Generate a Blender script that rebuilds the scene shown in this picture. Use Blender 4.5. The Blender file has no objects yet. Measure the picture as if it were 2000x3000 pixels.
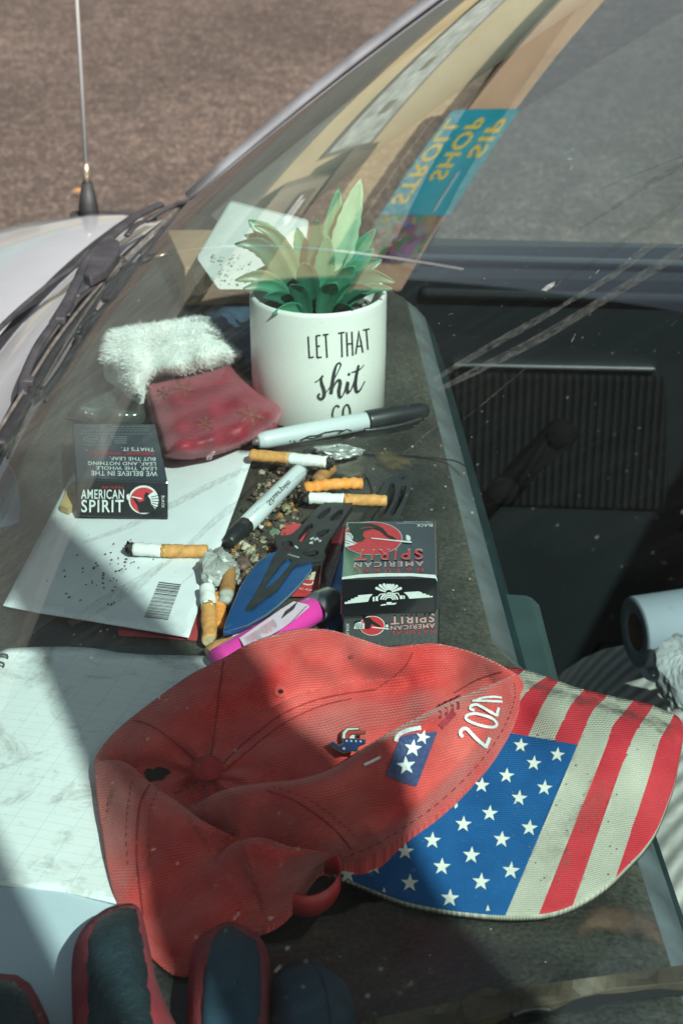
import bpy, math, random, colorsys
import numpy as np
from mathutils import Vector, Matrix
from mathutils.geometry import delaunay_2d_cdt
random.seed(7); np.random.seed(7)
SC=bpy.context.scene; COL=SC.collection
# ------------------------------------------------------------------ camera model and where things stand
F=5800.0; TH=math.radians(26.4); H=.527; CU,CV=1000.0,1500.0
cT,sT=math.cos(TH),math.sin(TH)
def ray(u,v):
    x=(u-CU)/F; y=(v-CV)/F
    return np.array([x, cT-sT*y, -sT-cT*y])
CAM=np.array([0,0,H])
def P(u,v,z=0.0):
    d=ray(u,v); t=(z-H)/d[2]; return CAM+t*d
def PY(u,v,y):
    d=ray(u,v); return CAM+d*(y/d[1])
def px(p):
    q=np.array(p)-CAM; X=q[0]; D=q[1]*cT-q[2]*sT; Y=-q[2]*cT-q[1]*sT
    return CU+F*X/D, CV+F*Y/D
# windshield: surface G(s,y)
def xb(y):
    d=y-.95; return -.226+.10*d*d+.17*d**4
def G(s,y):
    # s: height fraction 0..1 ; top edge z=.52
    b=np.array([xb(y),y,0.0]); d=y-.95
    t=np.array([.545+.05*d*d+.06*d**4, .95+d*.93, .52-.05*d*d])
    p=b+(t-b)*s
    bow=.03*4*s*(1-s)
    return p+np.array([-.57*bow,0,.82*bow])
def GN(s,y):
    e=1e-4
    a=(G(s+e,y)-G(s-e,y)); b=(G(s,y+e)-G(s,y-e))
    n=np.cross(a,b); n/=np.linalg.norm(n)
    return n if n[2]>0 else -n
def hit(u,v):
    d=ray(u,v); s,y,t=.3,1.2,1.2
    for _ in range(40):
        r=G(s,y)-(CAM+t*d)
        e=1e-5
        J=np.column_stack([(G(s+e,y)-G(s,y))/e,(G(s,y+e)-G(s,y))/e,-d])
        st=np.linalg.solve(J,-r); s+=st[0]; y+=st[1]; t+=st[2]
        if np.abs(st).max()<1e-9: break
    return s,y
def refl(u,v):
    d=ray(u,v); s,y=hit(u,v); n=GN(s,y); return G(s,y), d-2*np.dot(d,n)*n, n, abs(np.dot(d,n))/np.linalg.norm(d)

# ------------------------------------------------------------------ materials
def _n(nt,t,**k):
    n=nt.nodes.new(t)
    for a,b in k.items(): setattr(n,a,b)
    return n
MATS={}
def mat(name,col=(.5,.5,.5),rough=.6,metal=0.,var=.15,vs=30.,bump=0.,bs=200.,coat=0.,trans=0.,spec=.5,dust=0.,dcol=(.35,.33,.3),dsc=18.,sheen=0.,cior=1.5):
    if name in MATS: return MATS[name]
    m=bpy.data.materials.new(name); m.use_nodes=True; nt=m.node_tree
    b=nt.nodes['Principled BSDF']; tc=_n(nt,'ShaderNodeTexCoord')
    b.inputs['Roughness'].default_value=rough; b.inputs['Metallic'].default_value=metal
    b.inputs['Specular IOR Level'].default_value=spec
    b.inputs['Coat Weight'].default_value=coat; b.inputs['Coat Roughness'].default_value=.08; b.inputs['Coat IOR'].default_value=cior
    b.inputs['Transmission Weight'].default_value=trans
    b.inputs['Sheen Weight'].default_value=sheen
    c=[*col,1]
    no=_n(nt,'ShaderNodeTexNoise'); no.inputs['Scale'].default_value=vs; no.inputs['Detail'].default_value=5
    nt.links.new(tc.outputs['Object'],no.inputs['Vector'])
    rp=_n(nt,'ShaderNodeMapRange'); rp.inputs['From Min'].default_value=.3; rp.inputs['From Max'].default_value=.7
    rp.inputs['To Min'].default_value=1-var; rp.inputs['To Max'].default_value=1+var
    nt.links.new(no.outputs['Fac'],rp.inputs['Value'])
    mx=_n(nt,'ShaderNodeMix',data_type='RGBA',blend_type='MULTIPLY'); mx.inputs['Factor'].default_value=1
    mx.inputs[6].default_value=c; nt.links.new(rp.outputs['Result'],mx.inputs[7])
    out=mx.outputs[2]
    if dust>0:
        n2=_n(nt,'ShaderNodeTexNoise'); n2.inputs['Scale'].default_value=dsc; n2.inputs['Detail'].default_value=9; n2.inputs['Roughness'].default_value=.7
        nt.links.new(tc.outputs['Object'],n2.inputs['Vector'])
        r2=_n(nt,'ShaderNodeMapRange'); r2.inputs['From Min'].default_value=.42; r2.inputs['From Max'].default_value=.75; r2.inputs['To Max'].default_value=dust
        nt.links.new(n2.outputs['Fac'],r2.inputs['Value'])
        m2=_n(nt,'ShaderNodeMix',data_type='RGBA'); nt.links.new(r2.outputs['Result'],m2.inputs['Factor'])
        nt.links.new(out,m2.inputs[6]); m2.inputs[7].default_value=[*dcol,1]; out=m2.outputs[2]
    nt.links.new(out,b.inputs['Base Color'])
    if bump>0:
        n3=_n(nt,'ShaderNodeTexNoise'); n3.inputs['Scale'].default_value=bs; n3.inputs['Detail'].default_value=3
        nt.links.new(tc.outputs['Object'],n3.inputs['Vector'])
        bp=_n(nt,'ShaderNodeBump'); bp.inputs['Strength'].default_value=bump; bp.inputs['Distance'].default_value=.001
        nt.links.new(n3.outputs['Fac'],bp.inputs['Height']); nt.links.new(bp.outputs['Normal'],b.inputs['Normal'])
    MATS[name]=m; return m
def ink(name,col,rough=.5): return mat('ink_'+name,col,rough,var=.06,vs=300)

# ------------------------------------------------------------------ mesh helpers
def link(o,parent=None):
    COL.objects.link(o)
    if parent is not None: o.parent=parent
    return o
def O(name,V,Fc,m,parent=None,smooth=False,origin=None,mi=None,uv=None):
    V=np.array(V,dtype=float).reshape(-1,3)
    base=np.zeros(3)
    if parent is not None: base=np.array(parent['_w']) if '_w' in parent else np.zeros(3)
    elif origin is not None: base=np.array(origin)
    else: base=np.array([V[:,0].mean(),V[:,1].mean(),V[:,2].min()])
    me=bpy.data.meshes.new(name); me.from_pydata([tuple(p) for p in (V-base)],[],[tuple(int(i) for i in f) for f in Fc])
    ms=m if isinstance(m,(list,tuple)) else [m]
    for k in ms: me.materials.append(k)
    if mi is not None: me.polygons.foreach_set('material_index',[int(i) for i in mi])
    if smooth: me.polygons.foreach_set('use_smooth',[True]*len(me.polygons))
    if uv is not None:
        l=me.uv_layers.new(name='UVMap'); vi=np.zeros(len(me.loops),dtype=np.int32); me.loops.foreach_get('vertex_index',vi)
        l.data.foreach_set('uv',np.array(uv,dtype=np.float32)[vi].ravel())
    me.validate(); me.update()
    o=bpy.data.objects.new(name,me); link(o,parent)
    if parent is None: o.location=base
    o['_w']=[float(x) for x in base]
    return o
def tag(o,label=None,cat=None,group=None,kind=None):
    if label: o['label']=label
    if cat: o['category']=cat
    if group: o['group']=group
    if kind: o['kind']=kind
    return o
def thing(name,loc,label,cat,group=None):
    o=bpy.data.objects.new(name,None); o.empty_display_size=.02; COL.objects.link(o); o.location=[float(x) for x in loc]; o['_w']=[float(x) for x in loc]
    return tag(o,label,cat,group)
def grp(name,parent,loc):
    o=bpy.data.objects.new(name,None); o.empty_display_size=.02; COL.objects.link(o); o.parent=parent
    o.location=[float(a-b) for a,b in zip(loc,parent['_w'])]; o['_w']=[float(x) for x in loc]; return o
class MB:
    def __init__(s): s.V=[];s.F=[];s.M=[]
    def add(s,V,Fc,m=0):
        b=len(s.V); s.V+= [tuple(float(c) for c in p) for p in V]; s.F+=[tuple(int(i)+b for i in f) for f in Fc]; s.M+=[m]*len(Fc); return s
    def obj(s,name,m,parent=None,smooth=False,origin=None): return O(name,s.V,s.F,m,parent,smooth,origin,s.M)
def box(c,sz,rot=None):
    c=np.array(c,float); h=np.array(sz,float)/2
    V=np.array([[x,y,z] for x in(-1,1) for y in(-1,1) for z in(-1,1)])*h
    if rot is not None: V=V@np.array(rot).T
    return V+c,[(0,1,3,2),(4,6,7,5),(0,4,5,1),(2,3,7,6),(0,2,6,4),(1,5,7,3)]
def bevel(o,w=.002,seg=3):
    md=o.modifiers.new('Bevel','BEVEL'); md.width=w; md.segments=seg; md.limit_method='ANGLE'; md.angle_limit=math.radians(35); md.harden_normals=False
    return o
def tube(pts,rad,n=12,cap=True,flat=1.0,up=(0,0,1)):
    pts=[np.array(p,float) for p in pts]
    if not hasattr(rad,'__len__'): rad=[rad]*len(pts)
    V=[];Fc=[]; up=np.array(up,float)
    for i,p in enumerate(pts):
        t=pts[min(i+1,len(pts)-1)]-pts[max(i-1,0)]; t/=np.linalg.norm(t)+1e-12
        a=np.cross(t,up)
        if np.linalg.norm(a)<1e-3: a=np.cross(t,np.array([1.,0,0]))
        a/=np.linalg.norm(a); b=np.cross(a,t)
        for k in range(n):
            th=2*math.pi*k/n; V.append(p+rad[i]*(math.cos(th)*a+flat*math.sin(th)*b))
    for i in range(len(pts)-1):
        for k in range(n):
            Fc.append((i*n+k,i*n+(k+1)%n,(i+1)*n+(k+1)%n,(i+1)*n+k))
    if cap: Fc.append(tuple(range(n))[::-1]); Fc.append(tuple(range((len(pts)-1)*n,len(pts)*n)))
    return np.array(V),Fc
def cr(pts,n=8,closed=False):
    """Catmull-Rom through the points"""
    p=[np.array(q,float) for q in pts]; N=len(p); out=[]
    rng=range(N if closed else N-1)
    for i in rng:
        if closed: a,b,c,d=p[(i-1)%N],p[i],p[(i+1)%N],p[(i+2)%N]
        else: a,b,c,d=p[max(i-1,0)],p[i],p[i+1],p[min(i+2,N-1)]
        for k in range(n):
            t=k/n; out.append(.5*((2*b)+(c-a)*t+(2*a-5*b+4*c-d)*t*t+(3*b-a-3*c+d)*t**3))
    if not closed: out.append(p[-1])
    return out
def inside(poly,X,Y):
    poly=np.array(poly); r=np.zeros(X.shape,bool); n=len(poly); j=n-1
    for i in range(n):
        xi,yi=poly[i];xj,yj=poly[j]
        c=((yi>Y)!=(yj>Y))&(X<(xj-xi)*(Y-yi)/(yj-yi+1e-12)+xi); r^=c; j=i
    return r
def dist(poly,X,Y):
    poly=np.array(poly,float); D=np.full(X.shape,1e9)
    for i in range(len(poly)):
        a=poly[i];b=poly[(i+1)%len(poly)]; ab=b-a; L=ab@ab+1e-12
        t=np.clip(((X-a[0])*ab[0]+(Y-a[1])*ab[1])/L,0,1)
        D=np.minimum(D,np.hypot(X-a[0]-t*ab[0],Y-a[1]-t*ab[1]))
    return D
def resample(poly,step):
    out=[]
    for i in range(len(poly)):
        a=np.array(poly[i],float);b=np.array(poly[(i+1)%len(poly)],float); k=max(1,int(np.linalg.norm(b-a)/step+.5))
        for q in range(k): out.append(a+(b-a)*q/k)
    return out
def fill(poly,step=None,holes=(),extra=()):
    """2-D triangulation of an outline (with holes); step adds inner points. Returns pts, tris, nb (first nb points = outline)"""
    loops=[poly]+list(holes)
    if step: loops=[resample(l,step) for l in loops]
    pts=[];ed=[]
    for l in loops:
        b=len(pts); pts+=[tuple(map(float,p)) for p in l]; ed+=[(b+i,b+(i+1)%len(l)) for i in range(len(l))]
    for l in extra:
        b=len(pts); pts+=[tuple(map(float,p)) for p in l]; ed+=[(b+i,b+i+1) for i in range(len(l)-1)]
    nb=len(pts)
    if step:
        A=np.array(loops[0]); x0,y0=A.min(0);x1,y1=A.max(0)
        gx,gy=np.meshgrid(np.arange(x0,x1+step,step),np.arange(y0,y1+step,step*.87)); gx=gx+((np.arange(gx.shape[0])%2)*step/2)[:,None]
        ok=inside(loops[0],gx,gy)&(dist(loops[0],gx,gy)>step*.55)
        for h in loops[1:]: ok&=~inside(h,gx,gy)&(dist(h,gx,gy)>step*.55)
        pts+=list(zip(gx[ok],gy[ok]))
    r=delaunay_2d_cdt([Vector(p) for p in pts],ed,[],0,1e-7)
    v=np.array([[p.x,p.y] for p in r[0]]); tri=[tuple(f) for f in r[2]]
    cx=np.array([v[list(f)].mean(0) for f in tri]); ok=inside(loops[0],cx[:,0],cx[:,1])
    for h in loops[1:]: ok&=~inside(h,cx[:,0],cx[:,1])
    tri=[f for f,k in zip(tri,ok) if k]
    return v,tri
def bedges(tri):
    from collections import Counter
    c=Counter(); d={}
    for f in tri:
        for i in range(len(f)):
            a,b=f[i],f[(i+1)%len(f)]; c[tuple(sorted((a,b)))]+=1; d[tuple(sorted((a,b)))]=(a,b)
    return [d[e] for e in c if c[e]==1]
class Tps:
    def __init__(s,pts,reg=1e-3):
        A=np.array(pts,float); s.X=A[:,:2]/100; n=len(A)
        K=s.k(np.linalg.norm(s.X[:,None]-s.X[None],axis=2))+reg*np.eye(n); Pm=np.c_[np.ones(n),s.X]
        M=np.zeros((n+3,n+3)); M[:n,:n]=K;M[:n,n:]=Pm;M[n:,:n]=Pm.T
        s.w=np.linalg.solve(M,np.r_[A[:,2],0,0,0])
    def k(s,r): return r*r*np.log(r+1e-9)
    def __call__(s,u,v):
        q=np.c_[np.atleast_1d(u),np.atleast_1d(v)]/100
        return s.k(np.linalg.norm(q[:,None]-s.X[None],axis=2))@s.w[:-3]+np.c_[np.ones(len(q)),q]@s.w[-3:]
def sheet(name,poly,zf,m,parent=None,step=None,thick=.0004,smooth=False,holes=(),floor=None,uvs=None,origin=None,edge=None,extra=()):
    """a solid whose upper face has the outline poly and height zf(u,v); floor = height of its underside (else zf - thick)"""
    v,tri=fill(poly,step,holes,extra)
    zz=np.asarray(zf.vec(v[:,0],v[:,1]),float) if hasattr(zf,'vec') else np.array([zf(a,b) if callable(zf) else zf for a,b in v],float).ravel()
    T=np.array([P(a,b,z) for (a,b),z in zip(v,zz)])
    B=T.copy(); B[:,2]= (T[:,2]-thick) if floor is None else np.minimum(T[:,2]-.0003,floor)
    n=len(T); Fc=[]; mi=[]
    for f in tri:
        a,b,c=[T[i] for i in f]
        if np.dot(np.cross(b-a,c-a),CAM-a)<0: f=f[::-1]
        Fc.append(f); mi.append(0)
    be=bedges(Fc)
    for f in list(Fc): Fc.append(tuple(i+n for i in f[::-1])); mi.append(0)
    for a,b in be: Fc.append((b,a,a+n,b+n)); mi.append(0 if edge is None else 1)
    ms=[m] if edge is None else [m,edge]
    uv=None
    if uvs is not None: uv=np.r_[v*uvs,v*uvs]
    return O(name,np.r_[T,B],Fc,ms,parent,smooth,origin,mi,uv)
def pillow(name,poly,z0,th,m,parent=None,step=10,w=40.,smooth=True,p=.5,noise=0.,uvs=None,floor=.0005):
    """soft body: outline, z0 at its rim, th higher inside; w = how many px the rounding takes"""
    A=np.array(poly)
    def zf(u,v):
        d=float(dist(poly,np.array([u]),np.array([v]))[0]); k=min(1.,d/w); z=(1-(1-k)**2)**p
        return z0+th*z*(1+noise*math.sin(u*.05+v*.031)*math.cos(v*.043-u*.017))
    def vec(U,W):
        k=np.minimum(1.,dist(poly,U,W)/w); return z0+th*(1-(1-k)**2)**p*(1+noise*np.sin(U*.05+W*.031)*np.cos(W*.043-U*.017))
    zf.vec=vec
    return sheet(name,poly,zf,m,parent,step,smooth=smooth,floor=floor,uvs=uvs)
# surfaces: (u,v) -> point in space
def szp(z): return lambda u,v: P(u,v,z)
def splane(p0,p1,p2):
    p0=np.array(p0);n=np.cross(np.array(p1)-p0,np.array(p2)-p0)
    def f(u,v):
        d=ray(u,v); t=np.dot(p0-CAM,n)/np.dot(d,n); return CAM+t*d
    return f
def lift(q,off):
    d=CAM-q; return q+d/np.linalg.norm(d)*off
def ribbon2(pts,w):
    """2-D polyline -> strip outline quads"""
    p=[np.array(q,float) for q in pts]; W=w if hasattr(w,'__len__') else [w]*len(p); L=[];R=[]
    for i in range(len(p)):
        t=p[min(i+1,len(p)-1)]-p[max(i-1,0)]; t/=np.linalg.norm(t)+1e-9; nrm=np.array([-t[1],t[0]])*W[i]/2
        L.append(p[i]+nrm);R.append(p[i]-nrm)
    return L,R
def dec_ribbon(mb,pts,w,surf,off=.0004,m=0):
    L,R=ribbon2(pts,w); V=[lift(surf(*q),off) for q in L]+[lift(surf(*q),off) for q in R]; n=len(L)
    mb.add(V,[(i,i+1,n+i+1,n+i) for i in range(n-1)],m)
def dec_poly(mb,poly,surf,off=.0004,m=0,step=None,holes=()):
    v,tri=fill(poly,step,holes); mb.add([lift(surf(*q),off) for q in v],tri,m)
def ell(cx,cy,rx,ry,n=28,a0=0,a1=2*math.pi): return [(cx+rx*math.cos(a0+(a1-a0)*k/n),cy+ry*math.sin(a0+(a1-a0)*k/n)) for k in range(n)]
_TX={}
def text2(s,spacing=1.0,bold=0.012):
    key=(s,spacing,bold)
    if key in _TX: return _TX[key]
    c=bpy.data.curves.new('lettering','FONT'); c.body=s; c.size=1; c.offset=bold; c.resolution_u=3; c.space_character=spacing
    o=bpy.data.objects.new('lettering',c); COL.objects.link(o); bpy.context.view_layer.update()
    me=bpy.data.meshes.new_from_object(o.evaluated_get(bpy.context.evaluated_depsgraph_get()))
    V=np.array([v.co[:2] for v in me.vertices]); Fc=[tuple(p.vertices) for p in me.polygons]
    bpy.data.objects.remove(o); bpy.data.curves.remove(c); bpy.data.meshes.remove(me)
    V=(V-V.min(0))/(V.max(0)-V.min(0)); _TX[key]=(V,Fc); return V,Fc
def dec_text(mb,s,quad,surf,off=.0004,m=0,spacing=1.0):
    """quad = where the text's bottom-left, bottom-right, top-right, top-left corners go"""
    V,Fc=text2(s,spacing); a,b,c,d=[np.array(q,float) for q in quad]
    mb.add([lift(surf(*((1-x)*(1-y)*a+x*(1-y)*b+x*y*c+(1-x)*y*d)),off) for x,y in V],Fc,m)
def flip(x0,x1,y0,y1,dl=0,dr=0):
    """upside-down text box: image x0..x1, y0 (upper) .. y1 (lower)"""
    return [(x1,y0+dr),(x0,y0+dl),(x0,y1+dl),(x1,y1+dr)]
def up(x0,x1,y0,y1,dl=0,dr=0): return [(x0,y1+dl),(x1,y1+dr),(x1,y0+dr),(x0,y0+dl)]
def X(sc,ox,oy,pts): return [(ox+a*sc,oy+b*sc) for a,b in pts]

# ------------------------------------------------------------------ camera, sun, sky
EL=math.radians(42); AZ=math.radians(24.4)
SUN=np.array([math.cos(EL)*math.sin(AZ),-math.cos(EL)*math.cos(AZ),math.sin(EL)])
cd=bpy.data.cameras.new('camera'); cam=bpy.data.objects.new('camera',cd); COL.objects.link(cam); SC.camera=cam
cam.location=CAM; cam.rotation_euler=(math.pi/2-TH,0,0)
cd.sensor_fit='VERTICAL'; cd.sensor_height=36; cd.lens=36*F/3000; cd.clip_start=.02; cd.clip_end=600
cd.dof.use_dof=True; cd.dof.focus_distance=1.02; cd.dof.aperture_fstop=22
w=bpy.data.worlds.new('World'); SC.world=w; w.use_nodes=True
bg=w.node_tree.nodes['Background']; sk=w.node_tree.nodes.new('ShaderNodeTexSky'); sk.sky_type='NISHITA'; sk.sun_disc=False
sk.sun_elevation=EL; sk.sun_rotation=math.atan2(SUN[0],SUN[1]); sk.air_density=1; sk.dust_density=4
hz=w.node_tree.nodes.new('ShaderNodeHueSaturation'); hz.inputs['Saturation'].default_value=.6; w.node_tree.links.new(sk.outputs[0],hz.inputs['Color']); w.node_tree.links.new(hz.outputs[0],bg.inputs[0]); bg.inputs[1].default_value=.056
sl=bpy.data.lights.new('sun','SUN'); sl.energy=5.0; sl.angle=math.radians(.4); sl.color=(1,.96,.90)
so=bpy.data.objects.new('sun',sl); COL.objects.link(so); so.location=(1,-2,6); so.rotation_euler=Vector(SUN).to_track_quat('Z','Y').to_euler()
vs=SC.view_settings; vs.view_transform='Standard'; vs.look='None'; vs.exposure=0.7; vs.gamma=1
SC.cycles.max_bounces=8; SC.cycles.transparent_max_bounces=16; SC.cycles.glossy_bounces=4; SC.cycles.use_denoising=True
SC.cycles.sample_clamp_indirect=6; SC.cycles.caustics_reflective=False; SC.cycles.caustics_refractive=False

# ------------------------------------------------------------------ road
GZ=-.95
def asphalt():
    m=bpy.data.materials.new('asphalt'); m.use_nodes=True; nt=m.node_tree; b=nt.nodes['Principled BSDF']; tc=_n(nt,'ShaderNodeTexCoord'); L=nt.links.new
    vo=_n(nt,'ShaderNodeTexVoronoi'); vo.inputs['Scale'].default_value=125; L(tc.outputs['Object'],vo.inputs['Vector'])
    cr_=_n(nt,'ShaderNodeValToRGB'); e=cr_.color_ramp.elements
    sep=_n(nt,'ShaderNodeSeparateColor'); L(vo.outputs['Color'],sep.inputs[0]); L(sep.outputs[0],cr_.inputs[0])
    e[0].position=0; e[0].color=(.056,.040,.033,1); e[1].position=1; e[1].color=(.23,.165,.125,1)
    k=e.new(.45); k.color=(.085,.062,.050,1); k=e.new(.8); k.color=(.112,.081,.066,1); k=e.new(.93); k.color=(.22,.165,.13,1)
    no=_n(nt,'ShaderNodeTexNoise'); no.inputs['Scale'].default_value=1.3; no.inputs['Detail'].default_value=6; L(tc.outputs['Object'],no.inputs['Vector'])
    mr=_n(nt,'ShaderNodeMapRange'); mr.inputs['From Min'].default_value=.3; mr.inputs['From Max'].default_value=.7; mr.inputs['To Min'].default_value=.75; mr.inputs['To Max'].default_value=1.2; L(no.outputs['Fac'],mr.inputs['Value'])
    n2=_n(nt,'ShaderNodeTexNoise'); n2.inputs['Scale'].default_value=14; n2.inputs['Detail'].default_value=5; L(tc.outputs['Object'],n2.inputs['Vector'])
    m3=_n(nt,'ShaderNodeMapRange'); m3.inputs['From Min'].default_value=.3; m3.inputs['From Max'].default_value=.7; m3.inputs['To Min'].default_value=.72; m3.inputs['To Max'].default_value=1.25; L(n2.outputs['Fac'],m3.inputs['Value'])
    mm=_n(nt,'ShaderNodeMath',operation='MULTIPLY'); L(mr.outputs[0],mm.inputs[0]); L(m3.outputs[0],mm.inputs[1])
    mx=_n(nt,'ShaderNodeMix',data_type='RGBA',blend_type='MULTIPLY'); mx.inputs['Factor'].default_value=1; L(cr_.outputs[0],mx.inputs[6]); L(mm.outputs[0],mx.inputs[7]); L(mx.outputs[2],b.inputs['Base Color'])
    b.inputs['Roughness'].default_value=.9
    bp=_n(nt,'ShaderNodeBump'); bp.inputs['Strength'].default_value=.8; bp.inputs['Distance'].default_value=.006; L(vo.outputs['Distance'],bp.inputs['Height']); L(bp.outputs[0],b.inputs['Normal'])
    return m
g=O('road',[(-300,-200,GZ),(300,-200,GZ),(300,400,GZ),(-300,400,GZ)],[(0,1,2,3)],asphalt(),origin=(0,0,GZ)); tag(g,kind='structure')
# pavement strip in front of the building across the street
pv=O('pavement',*box((-10,22.4,GZ+.07),(80,3,.14)),mat('pavement_concrete',(.12,.115,.10),.9,var=.15,vs=2)); tag(pv,kind='structure')
ol=O('road_lane',[(-200,8.6,GZ+.004),(200,8.6,GZ+.004),(200,20.9,GZ+.004),(-200,20.9,GZ+.004)],[(0,1,2,3)],mat('grey_asphalt',(.085,.088,.075),.95,var=.25,vs=3),origin=(0,8.6,GZ+.004)); tag(ol,kind='structure')  # unseen grey lane added to grey the ground mirrored in the windshield
lf=O('fallen_leaf',[P(228,560,GZ+.02)+np.array(d) for d in [(-.016,0,0),(0,-.010,.004),(.018,.002,0),(.002,.011,.004)]],[(0,1,2,3)],mat('dry_leaf',(.55,.26,.08),.8)); tag(lf,'small dry orange leaf lying on the brown road behind the antenna','leaf')

# ------------------------------------------------------------------ building across the street (mirrored in the windshield)
BD=24.0
b0=thing('stucco_building',(2,BD,GZ),'tan stucco storefront building mirrored in the windshield glass','building')
stucco=mat('tan_stucco',(.50,.38,.25),.9,var=.12,vs=1.2,dust=.3,dcol=(.48,.36,.24),dsc=.6)
stucco2=mat('khaki_stucco',(.42,.35,.2),.9,var=.1,vs=.8)
trim=mat('brown_trim',(.13,.1,.07),.8)
O('wall',*box((2.2,BD+2.5,1.0),(20,5,3.9)),stucco2,b0)
bevel(O('fascia',*box((2.2,BD+2.35,3.25),(20.4,5.1,1.0)),stucco,b0),.03,2)
O('ledge',*box((2.2,BD-.26,2.73),(20.4,.2,.09)),trim,b0)
O('side_bay',*box((-6.65,BD-.3,.15),(2.3,.7,1.1)),mat('bay_stucco',(.24,.20,.14),.9,var=.1,vs=1.5),b0)
gb=mat('glass_block',(.34,.37,.34),.25,var=.35,vs=5)
wf=O('window',*box((-2.2,BD-.03,.62),(5.8,.12,1.1)),trim,b0)
O('pane',*box((-2.2,BD-.07,.62),(5.6,.1,.94)),gb,wf)
for x in (-3.2,-4.15): O('vent_flap',*box((x,BD-.14,.75),(.28,.06,.16)),trim,b0)
w2=O('window',*box((-6.07,BD-.67,.43),(.7,.06,.34)),trim,b0)
O('pane',*box((-6.15,BD-.71,.46),(.5,.05,.09)),mat('pale_blind',(.6,.6,.58),.6),w2); O('pane',*box((-6.05,BD-.71,.36),(.5,.05,.07)),MATS['pale_blind'],w2)
O('canopy_shade',*box((-5.8,BD-.35,1.05),(1.5,.6,.55)),trim,b0)  # dark brown box stands in for the awning's shade
O('sign_shadow',*box((-5.6,BD-.1,2.33),(1.9,.15,.36)),trim,b0)  # dark board put in place of the banner's shadow
# banner
bn=thing('street_banner',(-5.95,BD-.36,2.4),'teal banner with yellow SIP SHOP STROLL lettering hung on the tan building','banner')
teal=mat('teal_vinyl',(.0,.30,.40),.5,var=.08,vs=3); yel=ink('banner_yellow',(.62,.52,.06))
O('cloth',*box((-5.5,BD-.4,3.12),(2.0,.04,1.35)),teal,bn)
mb=MB(); ysf=lambda a,b:np.array([a,BD-.425,b])
def btext(s,x0,x1,z0,z1):
    V,Fc=text2(s,1.05,.022); mb.add([(x0+(x1-x0)*a,BD-.425,z0+(z1-z0)*b) for a,b in V],Fc)
btext('SIP',-5.42,-4.66,3.4,3.7); btext('SHOP',-5.85,-4.66,2.95,3.27); btext('STROLL',-6.3,-4.66,2.5,2.82)
mb.obj('lettering',[yel],bn)
mb=MB(); mb.add(*box((-6.05,BD-.428,3.45),(.75,.01,.05))); mb.obj('small_print',[ink('banner_pale',(.3,.5,.52))],bn)
pm=bpy.data.materials.new('picture_print'); pm.use_nodes=True; nt=pm.node_tree; vo=_n(nt,'ShaderNodeTexVoronoi'); vo.inputs['Scale'].default_value=6.5; tc=_n(nt,'ShaderNodeTexCoord'); nt.links.new(tc.outputs['Object'],vo.inputs['Vector'])
hs=_n(nt,'ShaderNodeHueSaturation'); hs.inputs['Saturation'].default_value=.9; hs.inputs['Value'].default_value=.26; nt.links.new(vo.outputs['Color'],hs.inputs['Color']); nt.links.new(hs.outputs[0],nt.nodes['Principled BSDF'].inputs['Base Color'])
O('picture',*box((-6.95,BD-.4,3.05),(.88,.04,1.25)),pm,bn)

# ------------------------------------------------------------------ tall dark building added beside it to dim the lower half of the mirror image
b2=thing('dimmer_building',(-28,28,GZ),'tall dark building added left of the tan one to darken the windshield reflection','building')
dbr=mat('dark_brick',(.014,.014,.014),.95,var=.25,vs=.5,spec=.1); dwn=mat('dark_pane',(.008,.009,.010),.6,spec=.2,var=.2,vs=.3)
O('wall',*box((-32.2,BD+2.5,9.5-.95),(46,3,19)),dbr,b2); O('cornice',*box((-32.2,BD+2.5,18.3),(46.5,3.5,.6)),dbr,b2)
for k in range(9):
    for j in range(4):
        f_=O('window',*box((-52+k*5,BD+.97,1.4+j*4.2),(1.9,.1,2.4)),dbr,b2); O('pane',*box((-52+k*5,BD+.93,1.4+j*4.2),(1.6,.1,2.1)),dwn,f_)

# ------------------------------------------------------------------ post and pole added out of view, shaped to cast the dashboard's shadows
ps=thing('shadow_post',(.4435,-.35,GZ),'tall tapered grey post added out of view to cast the wedge shadow','post')
V,Fc=tube([(.4435,-.35,GZ),(.4435,-.35,0),(.4435,-.35,1.3),(.4435,-.35,1.56)],[.256,.161,.0311,.005],28); O('shaft',V,Fc,mat('post_concrete',(.4,.39,.36),.9,var=.15,vs=10),ps,True)
O('base_plate',*box((.4435,-.35,GZ+.015),(.56,.56,.03)),mat('galvanised',(.4,.4,.4),.4,metal=.8),ps)
po=thing('shadow_pole',(.308,-.6,GZ),'tall brown pole added out of view to shade the left of the dashboard','pole')
V,Fc=tube([(.308,-.6,GZ),(.308,-.6,3.4)],[.13,.13],24); O('shaft',V,Fc,mat('timber',(.18,.12,.08),.9,var=.3,vs=12),po,True)
V,Fc=tube([(.308,-.6,3.4),(.308,-.6,3.43)],[.13,.11],24); O('cap',V,Fc,MATS['galvanised'],po,True)

# ------------------------------------------------------------------ car
car=thing('car',(.4,.95,GZ),'old silver car seen through its dirty windshield, dashboard piled with clutter','car')
paint=mat('silver_paint',(.36,.37,.385),.4,metal=.15,var=.12,vs=6,coat=.6,dust=.45,dcol=(.52,.53,.55),dsc=5)
blk=mat('black_plastic',(.035,.034,.038),.55,var=.2,vs=40,dust=.35,dcol=(.12,.115,.12),dsc=40,bump=.3,bs=600)
rub=mat('rubber',(.018,.018,.02),.6,var=.2,vs=60,dust=.25,dcol=(.09,.085,.09),dsc=50)
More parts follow.
